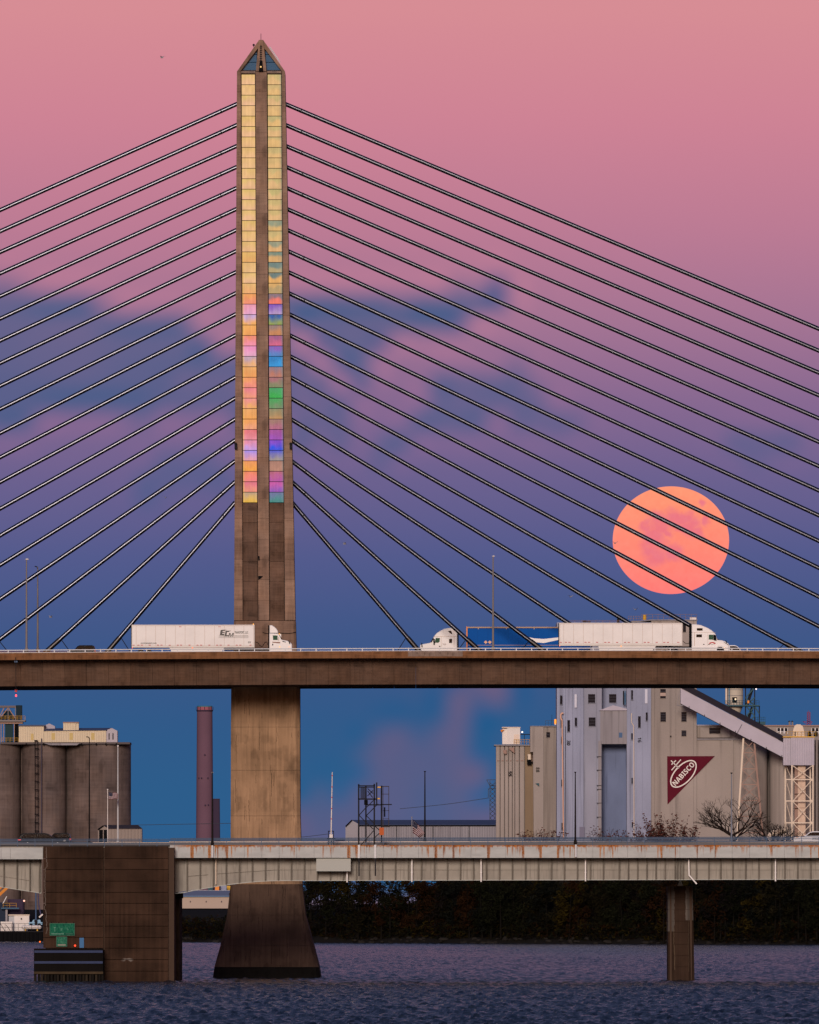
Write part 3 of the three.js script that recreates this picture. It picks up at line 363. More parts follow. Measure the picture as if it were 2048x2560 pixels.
  // drain pipes
  for (const [x, y1] of [[868, 2206], [1030, 2204.5], [1203, 2204.5], [1464, 2203], [1939, 2203]]) part(low, 'drain_pipe', merge([muv(pbar(x, x === 868 ? 2180 : 2147, x, y1, WEB - 1.1, 1.9, 8)), muv(pbar(x, 2180, x, 2182, WEB - 1.1, 2.6, 8))]), M.white);
  part(low, 'drain_pipe', merge([muv(pbar(1722, 2147, 1723, 2189, WEB - 1.1, 1.9, 8)), muv(pbar(1723, 2188, 1742, 2210, WEB - 1.1, 1.9, 8))]), M.white, 'white drain pipe with a slanted outlet');
  part(low, 'drain_pipe', muv(pbar(540, 2148, 540, 2211, WEB - 0.7, 1.7, 8)), M.creamSteel);
  // near railing and road barrier
  const topY = (px) => (px < 425 ? 2098 : lerp(2096, 2092.5, (px - 425) / 1600)), d0 = FAS + 0.35;
  const rail = part(low, 'railing', merge([0, 3.6, 7.4, 11.4].flatMap((o) => [[-60, 424], [426, 700], [700, 1100], [1100, 1500], [1500, 2120]].map(([a, b]) => muv(pbar(a, topY(a) + o, b, topY(b) + o, d0, 0.95, 6))))), M.railBlue);
  const post = new THREE.BoxGeometry(0.07, 1, 0.07).translate(0, 0.5, 0);
  for (let i = 0; i < 50; i++) { const px = -43 + i * step; if (px > 2110) break; const m = piece(rail, 'post', post, M.railBlue, V(PX(px, d0), PY(px < 425 ? 2117 : 2113, d0), -d0)); m.scale.y = PY(topY(px), d0) - PY(px < 425 ? 2117 : 2113, d0); }
  part(low, 'barrier', merge([rect(-300, 2107, 424, 2117.5, 1626, 0.35), rect(424, 2105.5, 2200, 2113, 1626, 0.35)]), std(0.15, 0.15, 0.165, 0.9, { map: tiled(tGrain, 4) }));
  part(low, 'sunlit_barrier_top', merge([rect(232, 2105.4, 424, 2107, 1625.9, 0.45), rect(424, 2103.9, 2200, 2105.5, 1625.9, 0.45)]), std(0.72, 0.60, 0.50, 0.7));  // pale strip: sunlight on the barrier top put into its colour
  part(low, 'far_railing', merge([0, 4, 8].map((o) => muv(pbar(-60, 2099 + o, 2120, 2094.5 + o, GB - 0.4, 0.6, 5)))), M.railBlue);

  // bascule pier: poured in level lifts, stained concrete, the shadow on it put into the dark colour
  const PF = 1616, bx0 = PX(108, PF), bx1 = PX(422, PF), by0 = -0.5, by1 = PY(2114, PF);
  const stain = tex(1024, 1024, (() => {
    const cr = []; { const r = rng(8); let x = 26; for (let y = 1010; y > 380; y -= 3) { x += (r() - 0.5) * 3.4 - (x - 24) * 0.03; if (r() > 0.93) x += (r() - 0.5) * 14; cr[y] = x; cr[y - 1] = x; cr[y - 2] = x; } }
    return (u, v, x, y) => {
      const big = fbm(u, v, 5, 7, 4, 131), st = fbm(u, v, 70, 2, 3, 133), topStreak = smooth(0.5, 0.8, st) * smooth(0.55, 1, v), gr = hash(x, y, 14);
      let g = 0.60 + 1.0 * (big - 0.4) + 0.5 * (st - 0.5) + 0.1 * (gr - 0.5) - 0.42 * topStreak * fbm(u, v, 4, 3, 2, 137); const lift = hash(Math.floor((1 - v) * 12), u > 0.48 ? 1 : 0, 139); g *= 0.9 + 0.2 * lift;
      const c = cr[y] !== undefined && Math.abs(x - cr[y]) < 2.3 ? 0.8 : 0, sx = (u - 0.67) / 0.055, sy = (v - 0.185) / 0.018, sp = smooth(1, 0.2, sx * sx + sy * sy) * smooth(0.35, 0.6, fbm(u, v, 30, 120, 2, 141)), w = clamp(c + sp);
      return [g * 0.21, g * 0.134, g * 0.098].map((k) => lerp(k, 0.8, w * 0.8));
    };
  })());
  M.shadedConcrete = std(0.245, 0.218, 0.198, 0.95, { map: stain, bumpMap: tiled(tBump, 0.3), bumpScale: 0.02 });
  const pier = part(low, 'bascule_pier', box(bx0 + 0.3, PX(444, 1640), -2, by1 - 0.25, -PF - 0.4, -1650), std(0.06, 0.04, 0.03, 0.95));
  const rows = [2115, 2146, 2174, 2203, 2231, 2258.5, 2287, 2315.5, 2344, 2370.5, 2399, 2428, 2458];
  for (let k = 0; k < 12; k++) for (const [a, b] of [[108.5, 258.6], [261.4, 421]]) part(pier, 'pier_lift', puv(rect(a, rows[k] + 0.7, b, rows[k + 1] - 0.7, PF, 2), bx0, bx1, by0, by1), M.shadedConcrete);
  part(pier, 'pier_wing', box(PX(421, 1630), PX(449, 1630), -2, PY(2238, 1630), -1630, -1650), std(0.05, 0.035, 0.027, 0.95, { map: tiled(tConcrete, 6) }));
  part(pier, 'bearing', rect(440, 2232, 458, 2246, 1628, 1.2), M.black);
  part(pier, 'lightning_bracket', poly([[97, 2292], [106, 2284], [108, 2287], [99, 2295]], PF - 0.3, 0.4), M.whitePaint);
  part(pier, 'maintenance_door', rect(199, 2344.5, 210, 2369.5, PF - 0.03, 0.05), std(0.03, 0.13, 0.30, 0.6));
  const redGlow = std(0.3, 0.02, 0.01, 0.4, { emissive: new THREE.Color(2.4, 0.14, 0.05) });
  part(pier, 'navigation_light', muv(new THREE.SphereGeometry(0.12, 10, 8).translate(PX(188, PF), PY(2364, PF), -PF + 0.2)), redGlow);
  part(pier, 'navigation_light', merge([muv(new THREE.SphereGeometry(0.1, 10, 8).translate(PX(100, PF), PY(2354.5, PF), -PF))]), std(0.3, 0.05, 0.01, 0.4, { emissive: new THREE.Color(1.6, 0.28, 0.04) }));
  part(pier, 'light_bracket', muv(pbar(100, 2356, 110, 2360, PF, 0.7, 5)), M.black);

  // slim river pier on the right
  const SP = 1634, tp = tex(256, 1024, (() => { const l1 = [], l2 = [], r = rng(15); let a = 46, b = 196; for (let y = 1023; y >= 0; y--) { a += (r() - 0.5) * 1.5 + 0.028; b += (r() - 0.5) * 1.1; l1[y] = a; l2[y] = b; } return (u, v, x, y) => { const big = fbm(u, v, 3, 8, 4, 151), st = fbm(u, v, 30, 2, 2, 153), gr = hash(x, y, 16); let g = 0.5 + 0.3 * big + 0.2 * (st - 0.5) + 0.1 * (gr - 0.5), c = [g * 0.40, g * 0.255, g * 0.185]; const e = 0.05 * fbm(u, v, 4, 30, 3, 157), L = u < 0.22 + e && v > 0.52 + 0.1 * e, R = u > 0.68 - e && v > 0.64; if (L || R) c = [0.85, 0.78, 0.72].map((k) => k * (0.45 + 0.6 * g)); if ((Math.abs(x - l1[y]) < 2.6 && v > 0.12 && v < 0.56) || (Math.abs(x - l2[y]) < 1.8 && v > 0.1 && v < 0.66)) c = [0.75, 0.60, 0.42]; return c; }; })());
  const slimMat = std(0.135, 0.13, 0.13, 0.95, { map: tp });
  const slim = part(low, 'river_pier', box(PX(1675, SP), PX(1730, SP), -2, PY(2217, SP), -SP - 0.3, -SP - 9), std(0.06, 0.04, 0.03, 0.95));
  const ys = [2215, 2246, 2274, 2303, 2331, 2361, 2389, 2417, 2456];
  for (let k = 0; k < 8; k++) { const y0 = ys[k] + 0.3, y1 = ys[k + 1] - 0.3, e = (y) => (y - 2215) / 240; part(slim, 'pier_lift', puv(loft([ringOf(PX(1670 + e(y1), SP), PX(1732 + 5 * e(y1), SP), PY(y1, SP), -SP, -SP - 10, 0.75), ringOf(PX(1670 + e(y0), SP), PX(1732 + 5 * e(y0), SP), PY(y0, SP), -SP, -SP - 10, 0.75)]), PX(1669, SP), PX(1738, SP), 0, PY(2215, SP)), slimMat); }
  part(slim, 'bearing', poly([[1696, 2199], [1706, 2199], [1703.5, 2204], [1708, 2215], [1694, 2215], [1698.5, 2204]], SP - 1, 0.8), M.girderTrim);
}
{ // timber fender round the foot of the bascule pier
  const F = 1612, f = thing('timber_fender', 'dark timber fender with blue-grey rubbing strips at the foot of the left pier', 'fender', V(PX(170, F), 0, -F));
  part(f, 'fender_wall', rect(85, 2371.5, 258, 2436, F, 3.4), std(0.006, 0.005, 0.005, 0.9, { map: tiled(tWeather, 5) }));
  for (const [a, b] of [[2376, 2382], [2403, 2409]]) part(f, 'rubbing_strip', rect(86, a, 257, b, F - 0.16, 0.2), std(0.040, 0.055, 0.12, 0.8, { map: tiled(tGrain, 3) }));
  part(f, 'timber_wale', rect(85, 2429, 258, 2435, F - 0.2, 0.3), std(0.06, 0.043, 0.026, 0.9, { map: tiled(tWeather, 3) }));
  const pile = new THREE.CylinderGeometry(0.17, 0.19, 2.6, 8), tones = [std(0.016, 0.013, 0.010, 0.9), std(0.028, 0.022, 0.016, 0.9), std(0.009, 0.008, 0.007, 0.9)];
  for (let i = 0; i < 22; i++) piece(f, 'timber_pile', pile, tones[Math.floor(hash(i, 2, 6) * 3)], V(PX(88 + i * 8 + 2 * hash(i, 1, 6), F), -0.2, -F - 0.2 - 0.15 * hash(i, 5, 6)));
}
{ // green river signs on the pier
  const print = (w, h, f) => { const c = document.createElement('canvas'); c.width = w; c.height = h; const x = c.getContext('2d'); f(x, w, h); const t = new THREE.CanvasTexture(c); t.colorSpace = THREE.SRGBColorSpace; return std(0.5, 0.5, 0.5, 0.8, { map: t }); };
  const r = rng(33), weather = (x, w, h, base) => { x.fillStyle = base; x.fillRect(0, 0, w, h); for (let i = 0; i < 420; i++) { x.fillStyle = ['rgba(120,190,150,0.22)', 'rgba(0,70,60,0.25)', 'rgba(60,150,120,0.2)'][i % 3]; const a = r() * w, b = r() * h; x.fillRect(a, b, 3 + 9 * r(), 6 + 22 * r()); } };
  const big = print(256, 128, (x, w, h) => { weather(x, w, h, '#1c7a5e'); x.fillStyle = 'rgba(190,225,205,0.55)'; for (const [a, b, c, d] of [[48, 44, 6, 44], [40, 40, 24, 8], [112, 52, 8, 28], [124, 48, 6, 16], [176, 46, 6, 20], [184, 64, 10, 8]]) x.fillRect(a, b, c, d); x.fillStyle = 'rgba(200,225,215,0.7)'; for (let i = 0; i < 12; i++) x.fillRect(14 + i * 11, 106, 7, 10); x.fillStyle = '#0b4a3b'; x.fillRect(158, 102, 84, 18); x.fillStyle = '#6fb79c'; for (let i = 0; i < 7; i++) x.fillRect(164 + i * 11, 107, 7, 8); });
  const small = print(128, 128, (x, w, h) => { weather(x, w, h, '#1d7c60'); x.fillStyle = 'rgba(150,205,180,0.55)'; for (let k = 0; k < 4; k++) for (let i = 0; i < 8; i++) x.fillRect(18 + i * 12, 14 + k * 20, 8, 7); x.fillStyle = '#cfc9bb'; x.fillRect(16, 98, 96, 20); x.fillStyle = '#3f5a50'; for (let i = 0; i < 8; i++) x.fillRect(22 + i * 11, 103, 6, 10); });
  const face = (x0, y0, x1, y1, d, m, t, label) => { const s = thing('river_sign', label, 'sign', at((x0 + x1) / 2, y1, d)); part(s, 'sign_board', rect(x0 - 0.6, y0 - 0.6, x1 + 0.6, y1 + 0.6, d + 0.02, 0.12), std(0.10, 0.16, 0.13, 0.6)); const W = PX(x1, d) - PX(x0, d), Hh = PY(y0, d) - PY(y1, d); part(s, 'sign_face', plain(new THREE.PlaneGeometry(W, Hh)).translate((PX(x0, d) + PX(x1, d)) / 2, (PY(y0, d) + PY(y1, d)) / 2, -d + 0.012), m); part(s, 'bracket', merge(Array.from({ length: t }, (_, i) => rect(lerp(x0 + 3, x1 - 3, t > 1 ? i / (t - 1) : 0.5), y0 - 4, lerp(x0 + 3, x1 - 3, t > 1 ? i / (t - 1) : 0.5) + 1.2, y0 - 0.4, d, 0.25))), M.black); };
  face(125, 2308.5, 186.5, 2338.5, 1615.6, big, 4, 'large weathered green sign on the left bridge pier');
  face(141.5, 2342, 167.5, 2366, 1615.6, small, 2, 'small square green sign below the large one on the pier');
}

// ---------------------------------------------------------------- vehicles
const wheelGeo = new THREE.CylinderGeometry(0.5, 0.5, 0.34, 20).rotateX(Math.PI / 2), rimGeo = new THREE.CylinderGeometry(0.27, 0.29, 0.06, 14).rotateX(Math.PI / 2);
function wheel(t, px, d, road, r = 0.5, inward = 0) { const w = piece(t, 'wheel', wheelGeo, M.rubber, V(PX(px, d), road + r, -d - 0.2 - inward)); w.scale.set(r / 0.5, r / 0.5, 1); const rim = new THREE.Mesh(rimGeo, M.galv); rim.name = 'rim'; rim.position.set(0, 0, 0.17); w.add(rim); }
function canvasMat(w, h, f, alpha = true) { const c = document.createElement('canvas'); c.width = w; c.height = h; f(c.getContext('2d'), w, h); const t = new THREE.CanvasTexture(c); t.colorSpace = THREE.SRGBColorSpace; t.anisotropy = 8; return new THREE.MeshStandardMaterial({ map: t, roughness: 0.5, transparent: alpha }); }
const decal = (x0, y0, x1, y1, d) => plain(new THREE.PlaneGeometry(PX(x1, d) - PX(x0, d), PY(y0, d) - PY(y1, d))).translate((PX(x0, d) + PX(x1, d)) / 2, (PY(y0, d) + PY(y1, d)) / 2, -d);
function trailer(t, x0, y0, x1, y1, d, mat, seams, edge) {
  const body = part(t, 'trailer_body', rect(x0, y0 + 0.6, x1, y1, d + 0.03, 2.5), M.tan);
  for (let i = 0; i < seams.length - 1; i++) part(body, 'side_panel', rect(seams[i] + 0.28, y0 + 3, seams[i + 1] - 0.28, y1 - 5.2, d, 0.06), mat);
  part(body, 'top_rail', rect(x0, y0, x1, y0 + 2.6, d - 0.02, 2.6), edge);
  part(body, 'bottom_rail', rect(x0, y1 - 5, x1, y1, d - 0.015, 0.3), M.trailerLow);
  part(body, 'corner_post', rect(x1 - 2.4, y0 + 2.6, x1, y1 - 5, d - 0.02, 0.2), edge); part(body, 'corner_post', rect(x0, y0 + 2.6, x0 + 1.6, y1 - 5, d - 0.02, 0.2), M.trailerLow);
  part(body, 'rear_door', rect(x0 - 1.6, y0 + 0.8, x0 - 0.02, y1, d + 0.1, 2.4), M.darkSteel);
  return body;
}
const ROAD = (d) => PY(1641, FRONT);
{ // white box trailer with lettering, day cab facing right
  const d = 1670, t = thing('semi_truck', 'white semi truck with lettered trailer and short cab passing the pylon foot', 'truck', V(PX(520, d), ROAD(d), -d - 1.3));
  const seams = [331, 340.6, 365, 389, 414, 438.6, 463, 487.5, 512, 536.5, 561, 585.6, 610, 634];
  const body = trailer(t, 329.5, 1561.8, 636.5, 1618.8, d, M.trailer, seams, M.whitePaint);
  for (const x of [334, 346, 355, 374.5, 395, 404, 424.5, 444.5, 453, 474, 494, 503, 523.5, 543, 552, 571.5, 592, 601, 626.5]) part(body, 'reflector_strip', rect(x - 2.6, 1612, x + 2.6, 1613.6, d - 0.03, 0.02), M.red);
  part(body, 'marker_light', muv(new THREE.SphereGeometry(0.07, 8, 6).translate(PX(633.5, d), PY(1560.3, d), -d - 0.2)), std(0.4, 0.2, 0.05, 0.4, { emissive: new THREE.Color(1.6, 0.7, 0.12) }));
  part(body, 'marker_light', muv(new THREE.SphereGeometry(0.07, 8, 6).translate(PX(481.4, d), PY(1619.6, d), -d + 0.02)), std(0.4, 0.1, 0.05, 0.4, { emissive: new THREE.Color(1.7, 0.3, 0.06) }));
  part(body, 'marker_light', muv(new THREE.SphereGeometry(0.06, 8, 6).translate(PX(331, d), PY(1619.8, d), -d + 0.02)), std(0.4, 0.05, 0.03, 0.4, { emissive: new THREE.Color(1.4, 0.12, 0.05) }));
  for (const x of [450.8, 549]) part(body, 'vent', merge([rect(x - 2.6, 1566, x - 0.5, 1567.6, d - 0.03, 0.02), rect(x + 0.5, 1566, x + 2.6, 1567.6, d - 0.03, 0.02)]), M.red);
  part(body, 'company_lettering', decal(546, 1573, 622, 1597, d - 0.035), canvasMat(1024, 324, (c) => {
    c.fillStyle = '#0c0c10'; c.transform(1, 0, -0.16, 1, 46, 0);
    const L = (x, y, w, h, cuts) => { c.fillStyle = '#0c0c10'; c.fillRect(x, y, w, h); c.globalCompositeOperation = 'destination-out'; for (const q of cuts) c.fillRect(...q); c.globalCompositeOperation = 'source-over'; };
    L(38, 30, 150, 172, [[110, 58, 90, 36], [110, 124, 90, 34]]); c.fillRect(38, 18, 190, 14);
    L(206, 62, 130, 172, [[262, 92, 90, 108]]); c.fillRect(206, 50, 180, 14);
    c.font = 'bold 190px sans-serif'; c.setTransform(1.15, 0, -0.18, 1, 40, 0); c.fillText('M', 285, 262);
    c.setTransform(1, 0, -0.04, 1, 10, 0); c.font = 'bold 112px sans-serif'; c.fillText('TRANSPORT, LLC', 540, 146, 462);
    c.setTransform(1, 0, 0, 1, 0, 0); for (const y of [206, 244, 282]) { c.fillRect(10, y, 320, 8); c.fillRect(540, y, 470, 8); } c.fillRect(10, 282, 1000, 8);
  }));
  part(body, 'web_lettering', decal(351, 1604.5, 393, 1612, d - 0.035), canvasMat(512, 92, (c) => { c.fillStyle = '#15161c'; c.font = 'bold 66px sans-serif'; c.fillText('ecmtransport.com', 8, 62, 490); }));
  part(body, 'size_lettering', decal(619, 1602, 631, 1609.5, d - 0.035), canvasMat(128, 80, (c) => { c.fillStyle = '#15161c'; c.font = 'bold 66px sans-serif'; c.fillText("53'", 10, 64, 110); }));
  part(t, 'side_skirt', poly([[424, 1619.5], [560, 1619.5], [553, 1633], [431, 1633]], d + 0.1, 0.06), M.trailer);
  for (const x of [352, 372, 600, 618]) wheel(t, x, d + 0.15, ROAD(d));
  // cab
  const cab = part(t, 'cab', poly([[673.4, 1583.2], [695.2, 1584], [697, 1586], [705.3, 1599.2], [711, 1600.4], [720.4, 1602.4], [727.2, 1607.4], [730.2, 1611], [730.8, 1633], [673.4, 1633]], d, 2.45, 0.14), M.cab);
  part(cab, 'roof_fairing', poly([[674, 1582.6], [674, 1563], [680, 1563], [685.6, 1566.4], [691, 1571.4], [694.6, 1577], [695.8, 1582.6]], d + 0.1, 2.2, 0.12), M.cab);
  part(cab, 'rear_panel', rect(670.6, 1563.2, 673.6, 1624, d + 0.12, 2.2), M.black);
  part(cab, 'door', rect(678, 1584.8, 703, 1617, d - 0.012, 0.05), M.cab);
  part(cab, 'side_window', poly([[682, 1588.4], [693.4, 1588.6], [696.4, 1594], [696.4, 1600], [683.2, 1600]], d - 0.03, 0.06), M.glassGreen);
  part(cab, 'windshield', poly([[696.4, 1585.6], [698.2, 1585.8], [706.4, 1599.2], [704.2, 1599.2]], d - 0.02, 2.2), M.glassDark);
  part(cab, 'mirror', poly([[694, 1591], [697.4, 1591.6], [697, 1600.6], [694.4, 1599]], d - 0.3, 0.12), M.whitePaint);
  part(cab, 'hood_mirror', poly([[721, 1601.4], [723, 1601], [725.4, 1609.6], [723.6, 1610]], d - 0.16, 0.1), M.black);
  part(cab, 'hood_vent', poly([[706.4, 1602], [715.4, 1604.8], [714.6, 1606], [706.6, 1604.4]], d - 0.02, 0.05), M.black);
  part(cab, 'door_stripe', poly([[680, 1604.4], [700.6, 1605], [700.6, 1608.6], [682.4, 1607]], d - 0.022, 0.03), M.rustSteel);
  part(cab, 'door_handle', rect(680.6, 1609.4, 683.4, 1613.4, d - 0.03, 0.04), M.black);
  for (const [x, y, e] of [[698.4, 1584.8, [1.3, 0.6, 0.1]], [699.6, 1617, [1.1, 0.5, 0.1]], [723, 1617, [0.9, 0.4, 0.25]]]) part(cab, 'marker_light', muv(new THREE.SphereGeometry(0.075, 8, 6).translate(PX(x, d), PY(y, d), -d + 0.02)), std(0.4, 0.2, 0.05, 0.4, { emissive: new THREE.Color(...e) }));
  part(t, 'air_line', muv(new THREE.TubeGeometry(new THREE.CatmullRomCurve3([[639, 1606], [645, 1607], [650, 1614], [656, 1616], [662, 1607], [667, 1605], [669, 1612]].map(([x, y]) => at(x, y, d + 1))), 24, 0.04, 5)), M.black);
  part(t, 'frame_rail', rect(560, 1620, 730, 1626, d + 0.6, 1.2), M.black);
  for (const x of [656, 676, 715]) wheel(t, x, d + 0.12, ROAD(d));
}
{ // plain white trailer, sleeper cab facing right
  const d = 1670, t = thing('semi_truck', 'white semi truck with plain trailer and tall sleeper cab on the right', 'truck', V(PX(1610, d), ROAD(d), -d - 1.3));
  const seams = [1400, 1409.6, 1434.2, 1458.6, 1483, 1508, 1532.5, 1557, 1581.5, 1606.5, 1631.5, 1656, 1681, 1704];
  const body = trailer(t, 1398, 1557.3, 1706, 1614.4, d, M.trailer, seams, M.whitePaint);
  for (const x of [1402, 1415, 1424, 1444, 1464, 1473, 1493, 1513.5, 1522.5, 1543, 1563, 1572, 1592, 1612.5, 1621.5, 1642, 1661, 1670, 1696]) part(body, 'reflector_strip', rect(x - 2.8, 1605, x + 2.8, 1606.6, d - 0.03, 0.02), M.red);
  part(body, 'marker_light', muv(new THREE.SphereGeometry(0.07, 8, 6).translate(PX(1553, d), PY(1615.4, d), -d + 0.02)), std(0.4, 0.2, 0.05, 0.4, { emissive: new THREE.Color(1.5, 0.5, 0.1) }));
  part(body, 'marker_light', muv(new THREE.SphereGeometry(0.06, 8, 6).translate(PX(1399.6, d), PY(1614.6, d), -d + 0.02)), std(0.4, 0.05, 0.03, 0.4, { emissive: new THREE.Color(1.6, 0.3, 0.05) }));
  part(t, 'side_skirt', poly([[1496, 1615], [1640, 1615], [1628, 1631], [1500, 1631]], d + 0.1, 0.06), M.trailer);
  for (const x of [1436, 1456, 1662, 1682]) wheel(t, x, d + 0.15, ROAD(d));
  const cab = part(t, 'cab', poly([[1729.4, 1560.6], [1740, 1560.4], [1754, 1563], [1769.6, 1569.6], [1780, 1575.8], [1789.4, 1585], [1794.2, 1599.6], [1806, 1600.6], [1816.6, 1604.8], [1822.6, 1610], [1823.8, 1633], [1729.4, 1633]], d, 2.45, 0.16), M.cab);
  part(cab, 'rear_panel', rect(1723.8, 1560.4, 1729.2, 1616, d + 0.1, 2.2), M.black);
  for (const [a, b, c, e] of [[1742.4, 1570.4, 1756.8, 1576.6], [1741, 1586, 1755, 1593.2]]) part(cab, 'sleeper_window', muv(new RoundedBoxGeometry(PX(c, d) - PX(a, d), PY(b, d) - PY(e, d), 0.06, 3, 0.03).translate((PX(a, d) + PX(c, d)) / 2, (PY(b, d) + PY(e, d)) / 2, -d + 0.02)), M.glassDark);
  part(cab, 'side_window', poly([[1772.4, 1586.6], [1783.6, 1586.8], [1783.6, 1599.6], [1771.8, 1598.6]], d - 0.03, 0.06), M.glassGreen);
  part(cab, 'mirror', poly([[1784, 1586], [1790.4, 1588.4], [1791.4, 1601.6], [1784, 1599.6]], d - 0.25, 0.2), M.black);
  part(cab, 'hood_mirror', poly([[1813.2, 1601], [1815.4, 1600.6], [1818.4, 1607], [1816, 1607.4]], d - 0.16, 0.1), M.black);
  part(cab, 'hood_vent', poly([[1808.6, 1605.4], [1813, 1606.4], [1821, 1611.4], [1821, 1613]], d - 0.02, 0.04), M.black);
  for (const g of [rect(1736, 1581, 1737, 1615, d - 0.014, 0.03), rect(1769.4, 1584, 1770, 1615, d - 0.014, 0.03), rect(1730, 1580.6, 1790, 1581.2, d - 0.014, 0.03)]) part(cab, 'panel_seam', g, M.tan);
  const arc = new THREE.Shape(); arc.absarc(0, 0, 0.42, 0, Math.PI, false); arc.absarc(0, 0, 0.2, Math.PI, 0, true);
  part(cab, 'door_emblem', muv(new THREE.ExtrudeGeometry(arc, { depth: 0.02, bevelEnabled: false }).scale(1.05, 0.55, 1).translate(PX(1781, d), PY(1609.4, d), -d + 0.01)), M.red);
  part(cab, 'door_lettering', decal(1775, 1609.6, 1787, 1611.4, d - 0.02), canvasMat(128, 24, (c) => { c.fillStyle = '#1a1a1e'; for (let i = 0; i < 9; i++) c.fillRect(4 + i * 13.5, 5, 9, 14); }));
  for (const x of [1758, 1771]) part(cab, 'step_handle', rect(x, 1610, x + 3.4, 1611.8, d - 0.03, 0.04), M.black);
  part(cab, 'side_fairing', rect(1729.6, 1617.5, 1788, 1632, d - 0.04, 0.3), M.trailer);
  part(cab, 'wheel_arch', poly([[1789, 1633], [1791, 1621], [1797, 1617.4], [1804, 1617.4], [1810, 1622], [1812, 1633]], d - 0.02, 0.4), M.black);
  part(cab, 'fender', poly([[1788, 1618], [1796, 1612.4], [1806, 1612.4], [1815, 1618], [1811, 1619.5], [1804, 1616], [1797, 1616], [1791, 1620]], d - 0.08, 0.3), M.cab);
  part(cab, 'marker_light', muv(new THREE.SphereGeometry(0.08, 8, 6).translate(PX(1811.5, d), PY(1619.8, d), -d + 0.06)), std(0.4, 0.2, 0.05, 0.4, { emissive: new THREE.Color(1.5, 0.7, 0.25) }));
  part(t, 'air_line', muv(new THREE.TubeGeometry(new THREE.CatmullRomCurve3([[1707, 1602], [1712, 1607], [1718, 1609], [1724, 1607]].map(([x, y]) => at(x, y, d + 1))), 16, 0.04, 5)), M.black);
  part(t, 'frame_rail', rect(1640, 1616, 1730, 1622, d + 0.6, 1.2), M.black);
  for (const x of [1745, 1800.6]) wheel(t, x, d + 0.1, ROAD(d));
}
{ // blue trailer behind the stays, sleeper cab facing left
  const d = 1698, t = thing('semi_truck', 'semi truck facing left with white sleeper cab and blue trailer behind the stays', 'truck', V(PX(1240, d), ROAD(d), -d - 1.3));
  const body = part(t, 'trailer_body', rect(1167.5, 1567.6, 1476, 1626, d + 0.03, 2.5), M.darkSteel);
  for (let i = 0; i < 12; i++) part(body, 'side_panel', rect(1169.4 + i * 25.4, 1571, 1169.2 + (i + 1) * 25.4, 1612.6, d, 0.06), M.blueTrailer);
  part(body, 'bottom_panel', rect(1169, 1613.6, 1476, 1624, d, 0.06), M.blueTrailer); part(body, 'lower_rail', rect(1169, 1612.4, 1476, 1613.6, d - 0.02, 0.1), M.tan);
  part(body, 'top_rail', rect(1167, 1567, 1476, 1570, d - 0.02, 2.6), M.tan); part(body, 'corner_post', rect(1166, 1566.4, 1169, 1626, d - 0.03, 0.3), M.orange);
  part(body, 'curved_stripe', poly([[1297, 1581.4], [1306, 1587], [1318, 1592], [1337, 1596], [1359.5, 1597.4], [1394, 1593.8], [1430, 1585], [1430, 1591], [1394, 1600.2], [1359.5, 1607.7], [1340, 1605.7], [1320, 1598.8], [1306, 1589.6]], d - 0.02, 0.04), M.white);
  for (const x of [1214.6, 1224.8]) part(body, 'diamond_placard', poly([[x - 4.6, 1605.4], [x, 1601.2], [x + 4.6, 1605.4], [x, 1609.8]], d - 0.02, 0.04), std(0.75, 0.45, 0.28, 0.6));
  for (const x of [1196, 1266, 1335.6]) part(body, 'roof_marker', rect(x - 1, 1571, x + 1, 1572.6, d - 0.03, 0.04), std(0.8, 0.6, 0.35, 0.5));
  const cab = part(t, 'cab', poly([[1049.6, 1648], [1050.2, 1614], [1052.4, 1611], [1063, 1609.2], [1075, 1607], [1077, 1605], [1083, 1594.6], [1086, 1589.6], [1092, 1582.6], [1101.6, 1576.2], [1111.4, 1571.8], [1121, 1569.8], [1143.6, 1569.6], [1143.6, 1648]], d, 2.45, 0.16), M.cab);
  part(cab, 'rear_panel', rect(1143.8, 1573, 1147, 1628, d + 0.1, 2.2), M.black);
  part(cab, 'windshield', poly([[1076.4, 1606], [1082.6, 1594.6], [1085, 1594.6], [1080, 1606]], d - 0.02, 2.3), M.glassDark);
  part(cab, 'side_window', poly([[1089.4, 1594.8], [1099.8, 1595], [1099.4, 1604], [1096, 1606.8], [1087.6, 1606.8]], d - 0.03, 0.06), M.glassGreen);
  part(cab, 'mirror', poly([[1083, 1597.4], [1087.2, 1597.4], [1087.2, 1611.4], [1084, 1611.4]], d - 0.28, 0.2), M.black);
  part(cab, 'sleeper_window', muv(new RoundedBoxGeometry(PX(1130.4, d) - PX(1123, d), PY(1597, d) - PY(1607.6, d), 0.06, 3, 0.03).translate(PX(1126.7, d), PY(1602.3, d), -d + 0.02)), M.glassDark);
  part(cab, 'roof_window', poly([[1119.6, 1577.4], [1127.4, 1576.8], [1129.6, 1579.6], [1131, 1586], [1126, 1583.4]], d - 0.03, 0.06), M.glassDark);
  for (const g of [rect(1103, 1592, 1103.6, 1618, d - 0.014, 0.03), rect(1086, 1590.8, 1143, 1591.5, d - 0.014, 0.03), rect(1135, 1571, 1135.6, 1618, d - 0.014, 0.03)]) part(cab, 'panel_seam', g, M.tan);
  part(cab, 'door_lettering', decal(1106.6, 1608.6, 1116.4, 1613, d - 0.02), canvasMat(96, 44, (c) => { c.fillStyle = '#7a4a32'; c.font = 'bold 44px serif'; c.fillText('TGT', 4, 38, 88); }));
  part(cab, 'hood_mirror', poly([[1053.4, 1607], [1055.4, 1607], [1056.6, 1617.4], [1054, 1617.4]], d - 0.16, 0.1), M.black);
